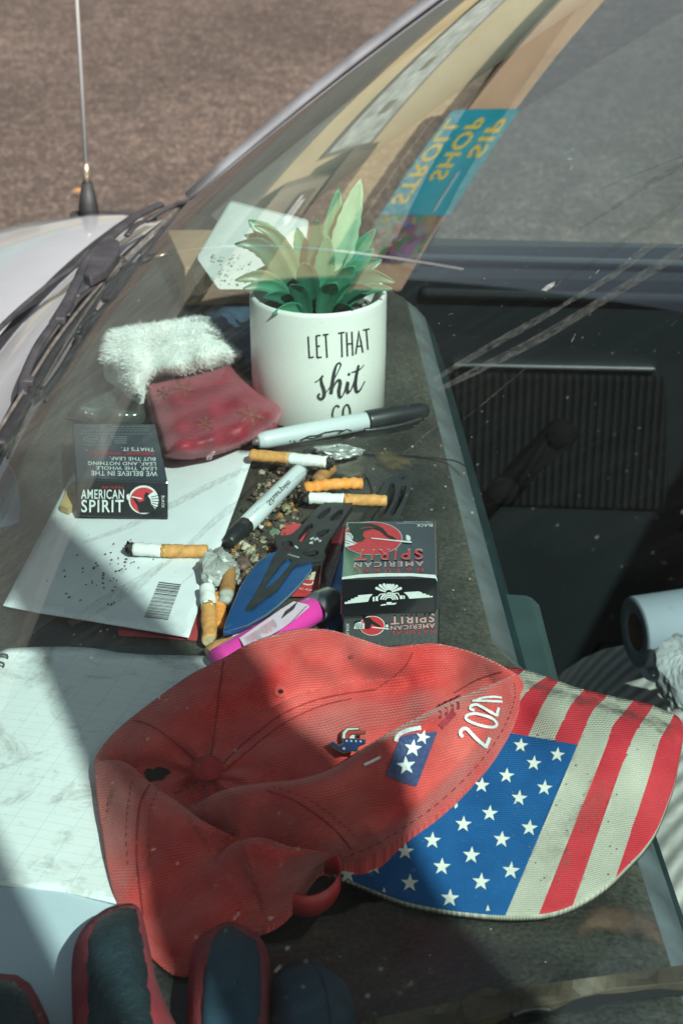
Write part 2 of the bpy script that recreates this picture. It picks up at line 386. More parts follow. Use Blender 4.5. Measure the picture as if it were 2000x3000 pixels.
# windshield
def glass():
    m=bpy.data.materials.new('windshield_glass'); m.use_nodes=True; nt=m.node_tree; nt.nodes.remove(nt.nodes['Principled BSDF']); L=nt.links.new; out=nt.nodes['Material Output']
    tr=_n(nt,'ShaderNodeBsdfTransparent'); tr.inputs[0].default_value=(.82,.955,.93,1)
    gl=_n(nt,'ShaderNodeBsdfGlossy'); gl.inputs['Roughness'].default_value=.0; gl.inputs['Color'].default_value=(1,1,1,1)
    fr=_n(nt,'ShaderNodeFresnel'); ge=_n(nt,'ShaderNodeNewGeometry'); ior=_n(nt,'ShaderNodeMapRange'); ior.inputs['To Min'].default_value=1.5; ior.inputs['To Max'].default_value=1/1.5; L(ge.outputs['Backfacing'],ior.inputs['Value']); L(ior.outputs[0],fr.inputs['IOR'])
    mu=_n(nt,'ShaderNodeMath',operation='MULTIPLY',use_clamp=True); mu.inputs[1].default_value=1.0; L(fr.outputs[0],mu.inputs[0])
    a=_n(nt,'ShaderNodeMixShader'); L(mu.outputs[0],a.inputs[0]); L(tr.outputs[0],a.inputs[1]); L(gl.outputs[0],a.inputs[2])
    uv=_n(nt,'ShaderNodeUVMap'); uv.uv_map='UVMap'
    mp=_n(nt,'ShaderNodeMapping'); L(uv.outputs[0],mp.inputs[0]); mp.inputs['Rotation'].default_value=(0,0,math.radians(GROT)); 
    m2=_n(nt,'ShaderNodeMapping'); m2.inputs['Scale'].default_value=(3,46,1); L(mp.outputs[0],m2.inputs[0])
    no=_n(nt,'ShaderNodeTexNoise'); no.inputs['Scale'].default_value=1.6; no.inputs['Detail'].default_value=9; no.inputs['Roughness'].default_value=.72; no.inputs['Distortion'].default_value=.25; L(m2.outputs[0],no.inputs[0])
    r1=_n(nt,'ShaderNodeMapRange'); r1.inputs['From Min'].default_value=.45; r1.inputs['From Max'].default_value=.85; r1.inputs['To Max'].default_value=.022; L(no.outputs[0],r1.inputs[0])
    n2=_n(nt,'ShaderNodeTexNoise'); n2.inputs['Scale'].default_value=5; n2.inputs['Detail'].default_value=7; L(uv.outputs[0],n2.inputs[0])
    r2=_n(nt,'ShaderNodeMapRange'); r2.inputs['From Min'].default_value=.35; r2.inputs['From Max'].default_value=.75; r2.inputs['To Min'].default_value=.002; r2.inputs['To Max'].default_value=.010; L(n2.outputs[0],r2.inputs[0])
    n3=_n(nt,'ShaderNodeTexNoise'); n3.inputs['Scale'].default_value=320; n3.inputs['Detail'].default_value=1; L(uv.outputs[0],n3.inputs[0])
    r3=_n(nt,'ShaderNodeMapRange'); r3.inputs['From Min'].default_value=.74; r3.inputs['From Max'].default_value=.80; r3.inputs['To Max'].default_value=.35; L(n3.outputs[0],r3.inputs[0])
    sx=_n(nt,'ShaderNodeSeparateXYZ'); L(uv.outputs[0],sx.inputs[0]); gr=_n(nt,'ShaderNodeMapRange'); gr.inputs['From Min'].default_value=.42; gr.inputs['From Max'].default_value=.0; gr.inputs['To Min'].default_value=0.0; gr.inputs['To Max'].default_value=11.0; L(sx.outputs[1],gr.inputs[0]); gy=_n(nt,'ShaderNodeMapRange'); gy.inputs['From Min'].default_value=.62; gy.inputs['From Max'].default_value=1.05; L(sx.outputs[0],gy.inputs[0]); gm=_n(nt,'ShaderNodeMath',operation='MULTIPLY_ADD'); L(gr.outputs[0],gm.inputs[0]); L(gy.outputs[0],gm.inputs[1]); gm.inputs[2].default_value=.7
    s0=_n(nt,'ShaderNodeMath',operation='ADD'); L(r1.outputs[0],s0.inputs[0]); L(r2.outputs[0],s0.inputs[1])
    s1=_n(nt,'ShaderNodeMath',operation='MULTIPLY'); L(s0.outputs[0],s1.inputs[0]); L(gm.outputs[0],s1.inputs[1])
    s2=_n(nt,'ShaderNodeMath',operation='ADD',use_clamp=True); L(s1.outputs[0],s2.inputs[0]); L(r3.outputs[0],s2.inputs[1])
    df=_n(nt,'ShaderNodeBsdfDiffuse'); df.inputs[0].default_value=(.34,.39,.35,1)
    b=_n(nt,'ShaderNodeMixShader'); L(s2.outputs[0],b.inputs[0]); L(a.outputs[0],b.inputs[1]); L(df.outputs[0],b.inputs[2]); L(b.outputs[0],out.inputs[0])
    return m
q1=hit(1272,1112); q2=hit(1919,728); GROT=-math.degrees(math.atan2(q2[0]-q1[0],q2[1]-q1[1]))
ns,ny=40,90; V=[];U=[];Fc=[]
ys=np.linspace(.19,1.68,ny)
SMAX=1.22
for i in range(ns):
    for y in ys: V.append(G(SMAX*i/(ns-1),y)); U.append((y,SMAX*i/(ns-1)))
for i in range(ns-1):
    for j in range(ny-1): Fc.append((i*ny+j,(i+1)*ny+j,(i+1)*ny+j+1,i*ny+j+1))
ws=O('windshield',V,Fc,glass(),car,True,uv=U)
def sgl(u,v): return G(*hit(u,v))
# far pillar, header, near pillar: strips that follow the glass edge
def strip(name,edge,w_out,w_in,th,m,parent,lo=-.004):
    """edge: list of (point, outward unit vector, normal)"""
    V=[];Fc=[];n=len(edge)
    for p,o_,nn in edge:
        for a,b in ((-w_in,lo),(w_out*.35,lo+th*.9),(w_out,lo+th*.35),(w_out*1.15,lo-th),(-w_in,lo-.012)):
            V.append(p+o_*a+nn*b)
    for i in range(n-1):
        for k in range(5): Fc.append((i*5+k,i*5+(k+1)%5,(i+1)*5+(k+1)%5,(i+1)*5+k))
    Fc.append((4,3,2,1,0)); Fc.append(tuple((n-1)*5+k for k in range(5)))
    return O(name,V,Fc,m,parent,True)
def edge_y(y,sgn):
    out=[]
    for i in range(24):
        s=i/23*SMAX; out.append((G(s,y),np.array([0,sgn,0.]),GN(s,y)))
    return out
strip('windshield_seal',edge_y(1.65,1),.010,.010,.006,rub,car)
strip('pillar',[(p+np.array([0,.006,0]),o,n) for p,o,n in edge_y(1.655,1)],.017,.0,.006,mat('pillar_paint',(.30,.30,.31),.45,var=.15,vs=10,metal=.2),car)
pt=strip('drip_rail',[(p+np.array([-.002,.024,.003]),o,n) for p,o,n in edge_y(1.655,1)],.006,.0,.007,mat('bright_trim',(.55,.55,.56),.35,metal=.7,var=.25,vs=30),car)
strip('pillar',edge_y(.2,-1),.06,.012,.02,MATS['pillar_paint'],car)
# pillar lining inside, far side
V=[];Fc=[]
for i in range(20):
    s=i/19*SMAX; p=G(s,1.64); n=GN(s,1.64)
    for dy,dn in ((.03,-.012),(-.035,-.03),(-.03,-.06),(.05,-.075)): V.append(p+np.array([0,dy,0])+n*dn)
for i in range(19):
    for k in range(3): Fc.append((i*4+k,i*4+k+1,(i+1)*4+k+1,(i+1)*4+k))
O('pillar_lining',V,Fc,mat('grey_lining',(.16,.155,.14),.8,var=.15,vs=30),car,True)
# roof
V=[];Fc=[]
ry=np.linspace(.19,1.70,14); rx=[.0,.02,.25,.6,1.0,1.4]
for x in rx:
    for y in ry:
        p=G(SMAX,y); V.append((p[0]+x,p[1],p[2]+.012+.05*(1-math.exp(-x*4))))
n=len(ry)
for i in range(len(rx)-1):
    for j in range(n-1): Fc.append((i*n+j,i*n+j+1,(i+1)*n+j+1,(i+1)*n+j))
rf=O('roof',V,Fc,paint,car,True); md=rf.modifiers.new('Solid','SOLIDIFY'); md.thickness=.05; md.offset=1
# bonnet / wing on the far side, cowl
hy=np.linspace(1.84,.1,34); V=[];Fc=[]
cols=[(.0,-.014),(-.02,-.011),(-.05,-.012),(-.11,-.024),(-.28,-.066),(-.6,-.15),(-1.0,-.27)]
for dx,z in cols:
    for y in hy:
        e=max(0,(y-1.52)/.2); f=max(0,(abs(y-.95)-.55)/.25)
        x=xb(min(y,1.67))-.045+dx
        V.append((x,min(y,1.70+min(.06,-dx*.2)) ,z-.004-.012*max(0,(y-1.66)/.1)**2))
n=len(hy)
for i in range(len(cols)-1):
    for j in range(n-1): Fc.append((i*n+j,(i+1)*n+j,(i+1)*n+j+1,i*n+j+1))
hd=O('bonnet',V,Fc,paint,car,True)
# wing side skirt and nose below the bonnet
O('wing',*box((-.78,1.74,-.52),(1.2,.04,.62)),paint,car)
O('door_skin',*box((.55,1.80,-.52),(1.5,.03,.72)),paint,car)
# plenum panel with black gap, follows the glass base
def basestrip(name,offs,m,y0=.15,y1=1.66,smooth=True):
    V=[];Fc=[];Y=np.linspace(y0,y1,40);k=len(offs)
    for y in Y:
        for dx,z in offs: V.append((xb(y)+dx,y,z))
    for i in range(len(Y)-1):
        for j in range(k-1): Fc.append((i*k+j,(i+1)*k+j,(i+1)*k+j+1,i*k+j+1))
    return O(name,V,Fc,m,car,smooth)
basestrip('cowl_panel',[(-.05,-.02),(-.046,-.016),(-.03,-.015),(-.012,-.008),(.004,-.002)],paint)
basestrip('cowl_seal',[(-.050,-.010),(-.0485,-.006),(-.0465,-.006),(-.045,-.012)],rub)
basestrip('windshield_seal',[(-.005,-.008),(-.004,.001),(.001,.003),(.006,.004),(.006,-.002)],rub)
basestrip('frit_band',[(.006,-.003),(.016,.002),(.026,.0065)],mat('frit',(.012,.02,.016),.3),y0=.2,y1=1.6)
# antenna
an=grp('antenna',car,P(262,655,-.02))
b=P(262,642,-.030)
V,Fc=tube([b,b+np.array([0,0,.012]),b+np.array([0,0,.034])],[.0098,.0088,.0050],20); O('base',V,Fc,rub,an,True)
bevel(O('foot_pad',*box(b+np.array([.010,0,-.002]),(.056,.03,.012)),blk,an),.003)
V,Fc=tube([b+np.array([0,0,.032]),b+np.array([0,0,.052])],[.0032,.0032],12); O('ferrule',V,Fc,mat('brass',(.5,.42,.32),.3,metal=.8),an,True)
V,Fc=tube([b+np.array([0,0,.05]),b+np.array([0.001,0,.42])],[.0019,.0015],10); O('mast',V,Fc,mat('steel_rod',(.52,.52,.51),.45,metal=.15,var=.05),an,True)
# wiper
def wz(z): return lambda q: P(q[0],q[1],z)
wi=grp('wiper',car,P(300,900,.0))
bl=[(-10,1300),(77,1162),(180,1000),(300,850),(400,745),(490,660),(560,592)]
V,Fc=tube(cr([P(u+2,v+3,.007) for u,v in bl],8),.0056,10,flat=.55); O('blade',V,Fc,rub,wi,True)
V,Fc=tube(cr([P(u-14,v-6,.0115) for u,v in bl],8),.0013,8); O('blade_spine',V,Fc,mat('worn_metal',(.17,.155,.14),.5,metal=.3,var=.4,vs=90),wi,True)
def wt(pts,r,name,flat=.6): V,Fc=tube(cr([P(*q) for q in pts],6),r,10,flat=flat); return O(name,V,Fc,blk,wi,True)
wt([(66,1158,.010),(74,1100,.014),(112,1015,.017),(165,940,.0175),(205,890,.0165)],.0036,'bracket')
wt([(160,945,.016),(200,880,.0185),(232,815,.021),(262,755,.022),(330,690,.021),(390,640,.019),(440,612,.016),(470,600,.014)],.0042,'bracket')
wt([(196,925,.013),(225,880,.0155),(262,850,.014),(285,835,.011)],.0026,'bracket'); wt([(372,690,.013),(398,660,.0155),(430,645,.014),(452,640,.011)],.0028,'bracket')
md=sheet('clip',[(244,800),(262,752),(300,708),(322,692),(350,702),(352,733),(314,784),(266,812)],.0245,blk,wi,thick=.009); bevel(md,.002,2)
for u,v,z in ((178,935,.018),(350,765,.012),(84,1118,.0125),(222,868,.0165)):
    c=P(u,v,z); bevel(O('rivet_block',*box(c,(.008,.009,.006)),blk,wi),.0015,2)
wt([(-40,1000,.004),(60,905,.009),(150,830,.013),(215,785,.016),(262,735,.020)],.0021,'arm',1); wt([(430,648,.014),(470,622,.018),(515,600,.017),(556,590,.011)],.0020,'hose',1)

# dashboard
def dashmat():
    m=bpy.data.materials.new('dash_plastic'); m.use_nodes=True; nt=m.node_tree; b=nt.nodes['Principled BSDF']; L=nt.links.new; tc=_n(nt,'ShaderNodeTexCoord')
    n1=_n(nt,'ShaderNodeTexNoise'); n1.inputs['Scale'].default_value=9; n1.inputs['Detail'].default_value=10; n1.inputs['Roughness'].default_value=.65; L(tc.outputs['Object'],n1.inputs[0])
    c1=_n(nt,'ShaderNodeValToRGB'); e=c1.color_ramp.elements; e[0].position=.35; e[0].color=(.016,.017,.016,1); e[1].position=.76; e[1].color=(.078,.076,.058,1); L(n1.outputs[0],c1.inputs[0])
    n2=_n(nt,'ShaderNodeTexNoise'); n2.inputs['Scale'].default_value=420; n2.inputs['Detail'].default_value=3; L(tc.outputs['Object'],n2.inputs[0])
    mr=_n(nt,'ShaderNodeMapRange'); mr.inputs['From Min'].default_value=.3; mr.inputs['From Max'].default_value=.7; mr.inputs['To Min'].default_value=.55; mr.inputs['To Max'].default_value=1.5; L(n2.outputs[0],mr.inputs[0])
    mx=_n(nt,'ShaderNodeMix',data_type='RGBA',blend_type='MULTIPLY'); mx.inputs['Factor'].default_value=1; L(c1.outputs[0],mx.inputs[6]); L(mr.outputs[0],mx.inputs[7])
    # specks of pale grit
    n3=_n(nt,'ShaderNodeTexVoronoi'); n3.inputs['Scale'].default_value=190; L(tc.outputs['Object'],n3.inputs[0])
    r3=_n(nt,'ShaderNodeMapRange'); r3.inputs['From Min'].default_value=.10; r3.inputs['From Max'].default_value=.06; L(n3.outputs['Distance'],r3.inputs[0])
    sp=_n(nt,'ShaderNodeSeparateColor'); L(n3.outputs['Color'],sp.inputs[0]); g=_n(nt,'ShaderNodeMath',operation='GREATER_THAN'); g.inputs[1].default_value=.8; L(sp.outputs[0],g.inputs[0])
    k=_n(nt,'ShaderNodeMath',operation='MULTIPLY'); L(r3.outputs[0],k.inputs[0]); L(g.outputs[0],k.inputs[1])
    m2=_n(nt,'ShaderNodeMix',data_type='RGBA'); L(k.outputs[0],m2.inputs[0]); L(mx.outputs[2],m2.inputs[6]); m2.inputs[7].default_value=(.3,.29,.25,1)
    L(m2.outputs[2],b.inputs['Base Color']); b.inputs['Roughness'].default_value=.42; b.inputs['Specular IOR Level'].default_value=.55
    bp=_n(nt,'ShaderNodeBump'); bp.inputs['Strength'].default_value=.35; bp.inputs['Distance'].default_value=.0006; L(n2.outputs[0],bp.inputs['Height']); L(bp.outputs[0],b.inputs['Normal'])
    return m
DM=dashmat()
Yd=np.linspace(.22,1.68,60)
def rear(y):
    a=.0582+(1.4-y)*.058
    if y>1.44: a-=(y-1.44)*.55
    if y<.9: a+= .040*min(1,max(0,(.893-y)/.022))
    return a
prof=[(-.045,0),(-.028,-.0004),(-.015,-.0015),(-.006,-.004),(.001,-.009),(.008,-.017),(.015,-.03),(.026,-.062),(.033,-.09),(.036,-.2)]
V=[];Fc=[];k=len(prof)+3
for y in Yd:
    r=rear(y)
    V.append((xb(y)+.004,y,-.001)); V.append((xb(y)+.09,y,0)); V.append((.5*(xb(y)+.09+r-.045),y,0))
    for dx,z in prof: V.append((r+dx,y,z))
for i in range(len(Yd)-1):
    for j in range(k-1): Fc.append((i*k+j,i*k+j+1,(i+1)*k+j+1,(i+1)*k+j))
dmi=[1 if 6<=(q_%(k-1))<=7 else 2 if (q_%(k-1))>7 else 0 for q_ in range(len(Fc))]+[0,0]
Fc.append(tuple(range(k))[::-1]); Fc.append(tuple((len(Yd)-1)*k+j for j in range(k)))
da=O('dashboard',V,Fc,[DM,mat('dash_edge_highlight',(.085,.105,.115),.4,var=.35,vs=40,spec=.7,dust=.3,dcol=(.07,.07,.058),dsc=30),mat('dash_rear_teal',(.003,.020,.022),.7,spec=.25,var=.35,vs=25)],car,True,mi=dmi)  # pale edge strip: the rim's highlight is put into its colour
lower=mat('teal_plastic',(.022,.042,.042),.5,var=.3,vs=20,dust=.3,dcol=(.05,.085,.085),dsc=12)
# bolster / glovebox lid under the dash
def pslab(name,quad,z,th,m,parent,bw=.004):
    o=sheet(name,quad,z,m,parent,thick=th); return bevel(o,bw,3)
pslab('glovebox',[(1440,1735),(1565,1742),(1582,1760),(1640,1985),(1655,2060),(1480,2060)],-.035,.1,lower,car,.006)
O('firewall',*box((.02,.95,-.5),(.03,1.5,.6)),lower,car)
# rust stain, scuff and trim on the near end of the dash
def stain(name,poly,z,col,parent=da,surf=None,amax=.75,part='stain',nsc=45,dk=.6):
    m=bpy.data.materials.new(name); m.use_nodes=True; nt=m.node_tree; L=nt.links.new; b=nt.nodes['Principled BSDF']; b.inputs['Roughness'].default_value=.9
    tc=_n(nt,'ShaderNodeTexCoord'); n1=_n(nt,'ShaderNodeTexNoise'); n1.inputs['Scale'].default_value=70; n1.inputs['Detail'].default_value=8; n1.inputs['Roughness'].default_value=.7; L(tc.outputs['Object'],n1.inputs[0])
    c=_n(nt,'ShaderNodeValToRGB'); e=c.color_ramp.elements; e[0].position=.35; e[0].color=[*[x*.5 for x in col],1]; e[1].position=.7; e[1].color=[*[min(1,x*1.5) for x in col],1]; L(n1.outputs[0],c.inputs[0]); L(c.outputs[0],b.inputs['Base Color'])
    uv=_n(nt,'ShaderNodeUVMap'); uv.uv_map='UVMap'; sx=_n(nt,'ShaderNodeSeparateXYZ'); L(uv.outputs[0],sx.inputs[0])
    n2=_n(nt,'ShaderNodeTexNoise'); n2.inputs['Scale'].default_value=nsc; n2.inputs['Detail'].default_value=9; n2.inputs['Roughness'].default_value=.75; L(tc.outputs['Object'],n2.inputs[0])
    ad=_n(nt,'ShaderNodeMath',operation='ADD'); L(sx.outputs[0],ad.inputs[0]); L(n2.outputs[0],ad.inputs[1])
    mr=_n(nt,'ShaderNodeMapRange'); mr.inputs['From Min'].default_value=.72; mr.inputs['From Max'].default_value=1.08; mr.inputs['To Max'].default_value=amax; L(ad.outputs[0],mr.inputs[0]); L(mr.outputs[0],b.inputs['Alpha'])
    v,tri=fill(poly,12); d=dist(poly,v[:,0],v[:,1]); d=np.clip(d/(d.max()*.75),0,1)
    T=[P(a,bb,z) if surf is None else lift(surf(a,bb),.0006) for a,bb in v]; tri=[f if np.cross(T[f[1]]-T[f[0]],T[f[2]]-T[f[0]])[2]>0 else f[::-1] for f in tri]
    return O(part,T,tri,m,parent,uv=np.c_[d*dk,d*0])
stain('rust_stain',[(1640,2720),(1720,2640),(1830,2630),(1930,2650),(1960,2730),(1985,2800),(1930,2790),(1850,2760),(1760,2750),(1690,2790)],.0012,(.105,.062,.042))
stain('tan_stain',[(1080,1320),(1130,1300),(1180,1325),(1235,1330),(1210,1375),(1140,1390),(1085,1365)],.0012,(.13,.095,.05))
stain('pale_scuff',[(950,1300),(1060,1290),(1100,1340),(1080,1420),(1020,1440),(960,1400)],.0012,(.15,.14,.10))
CKM=mat('crack_dark',(.006,.006,.005),.9)
for l in ([(1000,1315),(1060,1330),(1140,1332),(1230,1338),(1330,1350),(1370,1372)],[(1020,1336),(1040,1370),(1075,1400),(1090,1440)],[(990,2555),(1000,2600),(980,2640),(1010,2680)]):
    mb=MB(); dec_ribbon(mb,cr(l,6),4,szp(0.0008),0); mb.obj('crack',[CKM],da)
tr=sheet('vent_trim',[(700,3120),(1060,2990),(1220,2955),(1350,2930),(1420,2890),(1500,2900),(1560,2885),(2080,2815),(2080,2870),(1800,2895),(1640,2935),(1500,2960),(1380,2990),(1000,3080),(800,3160)],lambda u,v:.004+.003*math.sin(u*.021)*math.sin(v*.05),mat('worn_trim',(.060,.047,.028),.7,var=.45,vs=30,dust=.3,dcol=(.10,.082,.05),dsc=35,bump=.4),da,step=30,floor=-.001,smooth=False); bevel(tr,.0015,2)
sheet('vent_slot',[(700,3170),(1000,3085),(1380,2995),(1640,2940),(1800,2900),(2080,2875),(2080,2905),(1820,2930),(1660,2965),(1480,3000),(1300,3060),(900,3160)],.0014,mat('slot_black',(.004,.004,.004),.9),da,thick=.0005)
V,Fc=tube(cr([P(u,v,.003) for u,v in [(1500,2975),(1530,2962),(1570,2955),(1610,2958)]],6),.0011,8); O('clip',V,Fc,mat('dull_clip',(.07,.07,.07),.5,metal=.3),da,True)

# far door: lining, chrome strip, ribbed cloth, crank
door=grp('door',car,(.5,1.72,-.6))
DY=1.72
def dp(u,v,dy=0):
    y=DY-.05*((u-1600)/1000)*.3+dy; return PY(u,v,y)
def dslab(name,poly,front,back,m,parent,bw=0):
    n=len(poly); V=[dp(u,v,front) for u,v in poly]+[dp(u,v,front)+np.array([0,back,0]) for u,v in poly]
    o=O(name,V,[tuple(range(n))]+[tuple(range(n,2*n))[::-1]]+[(i,i+n,(i+1)%n+n,(i+1)%n) for i in range(n)],m,parent)
    return bevel(o,bw,3) if bw else o
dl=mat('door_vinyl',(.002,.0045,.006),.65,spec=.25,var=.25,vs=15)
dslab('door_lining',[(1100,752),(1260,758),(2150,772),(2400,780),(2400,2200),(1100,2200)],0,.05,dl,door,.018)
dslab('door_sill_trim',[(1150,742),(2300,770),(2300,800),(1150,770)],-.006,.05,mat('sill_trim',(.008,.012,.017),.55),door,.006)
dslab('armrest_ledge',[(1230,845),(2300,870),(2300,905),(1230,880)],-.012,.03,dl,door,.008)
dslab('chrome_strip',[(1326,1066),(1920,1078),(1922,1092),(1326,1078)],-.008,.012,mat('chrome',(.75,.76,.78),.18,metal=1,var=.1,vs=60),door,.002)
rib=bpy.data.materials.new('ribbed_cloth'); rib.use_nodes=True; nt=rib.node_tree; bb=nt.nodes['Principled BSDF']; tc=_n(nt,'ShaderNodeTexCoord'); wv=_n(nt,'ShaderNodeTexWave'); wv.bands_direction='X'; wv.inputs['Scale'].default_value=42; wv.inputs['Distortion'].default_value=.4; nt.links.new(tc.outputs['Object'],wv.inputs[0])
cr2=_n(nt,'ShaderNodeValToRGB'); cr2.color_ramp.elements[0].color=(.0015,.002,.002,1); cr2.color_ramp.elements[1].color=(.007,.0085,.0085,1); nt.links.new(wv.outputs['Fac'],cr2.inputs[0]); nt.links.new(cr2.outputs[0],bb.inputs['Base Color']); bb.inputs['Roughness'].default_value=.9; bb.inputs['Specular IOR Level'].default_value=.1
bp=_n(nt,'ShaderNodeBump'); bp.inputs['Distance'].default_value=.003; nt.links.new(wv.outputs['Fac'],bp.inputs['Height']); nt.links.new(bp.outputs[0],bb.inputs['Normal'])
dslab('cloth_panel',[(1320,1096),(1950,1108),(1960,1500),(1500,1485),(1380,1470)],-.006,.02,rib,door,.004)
mb=MB(); mb.add(*tube([dp(1640,1275,-.05),dp(1560,1360,-.055),dp(1475,1445,-.05)],[.014,.011,.014],14,flat=.45,up=(0,1,0)))
mb.add(*tube([dp(1475,1440,-.05),dp(1475,1440,-.085)],[.015,.012],18)); mb.add(*tube([dp(1640,1272,0),dp(1640,1272,-.06)],[.016,.011],18))
mb.obj('window_crank',[mat('crank_plastic',(.001,.0012,.0015),.9,var=.1,spec=.1)],door,True)
# window of the far door, frame and glass
wg=bpy.data.materials.new('side_glass'); wg.use_nodes=True; nt=wg.node_tree; nt.nodes.remove(nt.nodes['Principled BSDF']); tr_=_n(nt,'ShaderNodeBsdfTransparent'); tr_.inputs[0].default_value=(.62,.70,.68,1); gl_=_n(nt,'ShaderNodeBsdfGlossy'); gl_.inputs['Roughness'].default_value=.02
mx_=_n(nt,'ShaderNodeMixShader'); mx_.inputs[0].default_value=.07; d_=_n(nt,'ShaderNodeBsdfDiffuse'); d_.inputs[0].default_value=(.4,.4,.37,1); m3_=_n(nt,'ShaderNodeMixShader'); m3_.inputs[0].default_value=.10
nt.links.new(tr_.outputs[0],mx_.inputs[1]); nt.links.new(gl_.outputs[0],mx_.inputs[2]); nt.links.new(mx_.outputs[0],m3_.inputs[1]); nt.links.new(d_.outputs[0],m3_.inputs[2]); nt.links.new(m3_.outputs[0],nt.nodes['Material Output'].inputs[0])
V=[PY(1180,770,1.745),PY(2350,790,1.745),PY(2350,-700,1.70),PY(1900,-700,1.70)]
O('door_glass',V,[(0,1,2,3)],wg,door)
fr=[PY(1185,770,1.735),PY(1215,700,1.735),PY(1330,470,1.73),PY(1560,120,1.72),PY(2000,-520,1.69)]
V,Fc=tube(cr(fr,5),.016,10); O('door_frame',V,Fc,mat('door_frame_black',(.03,.03,.032),.5),door,True)
# seat
def seatmat():
    m=bpy.data.materials.new('seat_cloth'); m.use_nodes=True; nt=m.node_tree; b=nt.nodes['Principled BSDF']; L=nt.links.new; tc=_n(nt,'ShaderNodeTexCoord')
    wv=_n(nt,'ShaderNodeTexWave'); wv.wave_type='RINGS'; wv.rings_direction='Z'; wv.inputs['Scale'].default_value=17; wv.inputs['Distortion'].default_value=.6; L(tc.outputs['Object'],wv.inputs[0])
    c=_n(nt,'ShaderNodeValToRGB'); c.color_ramp.elements[0].color=(.28,.26,.24,1); c.color_ramp.elements[1].color=(.70,.67,.63,1); L(wv.outputs['Fac'],c.inputs[0])
    n=_n(nt,'ShaderNodeTexNoise'); n.inputs['Scale'].default_value=120; L(tc.outputs['Object'],n.inputs[0]); mx=_n(nt,'ShaderNodeMix',data_type='RGBA',blend_type='MULTIPLY'); mx.inputs[0].default_value=.6; L(c.outputs[0],mx.inputs[6]); L(n.outputs[0],mx.inputs[7]); L(mx.outputs[2],b.inputs['Base Color']); b.inputs['Roughness'].default_value=.95; b.inputs['Sheen Weight'].default_value=.3
    return m
SZ=-.285
sc=P(1890,2000,SZ); V=[];Fc=[]; nr=14; na=40
for i in range(nr+1):
    r=i/nr
    for k in range(na):
        a=2*math.pi*k/na; c_,s_=math.cos(a),math.sin(a); e=.24/max(abs(c_),abs(s_))**.75
        V.append(sc+np.array([.15+c_*e*.95*r,-.06+s_*e*1.1*r,-.12*r**4]))
V.append(sc+np.array([.15,-.06,-.3]))
for i in range(nr):
    for k in range(na): Fc.append((i*na+k,(i+1)*na+k,(i+1)*na+(k+1)%na,i*na+(k+1)%na))
for k in range(na): Fc.append((nr*na+k,len(V)-1,nr*na+(k+1)%na))
st=O('seat_cushion',V,Fc,seatmat(),car,True)
bevel(O('seat_back',*box((.95,.95,-.05),(.16,1.3,.75)),MATS['grey_lining'],car),.04)
O('floor_pan',*box((.55,.95,-.72),(1.3,1.5,.03)),mat('black_carpet',(.012,.012,.012),.95),car)
O('rear_panel',*box((1.25,.95,-.1),(.05,1.5,1.2)),MATS['black_carpet'],car)
# dried smears, a wiper streak and a scratch on the outside of the glass
def smear_mat(name,col,a):
    m=bpy.data.materials.new(name); m.use_nodes=True; nt=m.node_tree; nt.nodes.remove(nt.nodes['Principled BSDF']); L=nt.links.new
    t=_n(nt,'ShaderNodeBsdfTransparent'); d=_n(nt,'ShaderNodeBsdfDiffuse'); d.inputs[0].default_value=[*col,1]; mx=_n(nt,'ShaderNodeMixShader')
    tc=_n(nt,'ShaderNodeTexCoord'); n=_n(nt,'ShaderNodeTexNoise'); n.inputs['Scale'].default_value=260; n.inputs['Detail'].default_value=6; n.inputs['Roughness'].default_value=.75; L(tc.outputs['Object'],n.inputs[0])
    r=_n(nt,'ShaderNodeMapRange'); r.inputs['From Min'].default_value=.35; r.inputs['From Max'].default_value=.7; r.inputs['To Max'].default_value=a; L(n.outputs[0],r.inputs[0]); L(r.outputs[0],mx.inputs[0]); L(t.outputs[0],mx.inputs[1]); L(d.outputs[0],mx.inputs[2]); L(mx.outputs[0],nt.nodes['Material Output'].inputs[0]); return m
SMD=smear_mat('dark_smear',(.07,.075,.065),.42); SML=smear_mat('grey_smear',(.20,.21,.19),.5); SMS=smear_mat('scratch_white',(.8,.8,.75),.8); SMT=smear_mat('thin_smear',(.08,.09,.08),.36)
for pts,w,k in [
 ([(1695,670),(1760,630),(1829,587),(1910,530),(2010,478)],[4,9,15,17,20],0),([(1752,555),(1860,510),(2010,452)],[1,3,6],0),
 ([(1587,852),(1680,795),(1765,746),(1850,690),(1957,612),(2010,565)],[8,14,17,17,19,22],0),([(1638,900),(1797,804),(1890,730),(1957,676),(2010,628)],[10,20,22,30,36],1),
 ([(1283,1142),(1430,1068),(1587,987),(1800,858),(2010,728)],[12,24,26,24,30],1),([(1272,1112),(1400,1035),(1532,960),(1640,900)],[12,20,22,14],1),
 ([(204,1828),(300,1770),(408,1706),(480,1650)],[22,40,34,10],3),([(245,1589),(380,1540),(510,1476),(640,1410),(745,1362)],[8,16,20,18,8],3),
 ([(440,1690),(561,1589),(660,1500),(760,1440),(800,1405)],[6,14,22,18,8],3),([(470,1760),(600,1650),(700,1540),(830,1430),(960,1330)],[3,6,8,6,3],3),
 ([(1180,1330),(1250,1270),(1300,1235)],[2,4,2],1),([(1355,1230),(1430,1170),(1560,1060)],[1,3,1],1)]:
    mb=MB(); dec_ribbon(mb,cr(pts,6),list(np.interp(np.linspace(0,1,len(cr(pts,6))),np.linspace(0,1,len(w)),w)),sgl,.0006,0); mb.obj('smear',[[SMD,SML,SMS,SMT][k]],ws)
mb=MB()
dec_poly(mb,[(1585,850),(1600,835),(1625,825),(1622,838),(1600,853)],sgl,.0008,2); dec_poly(mb,[(604,1340),(622,1320),(632,1322),(620,1345),(606,1350)],sgl,.0008,2)
rg=random.Random(3)
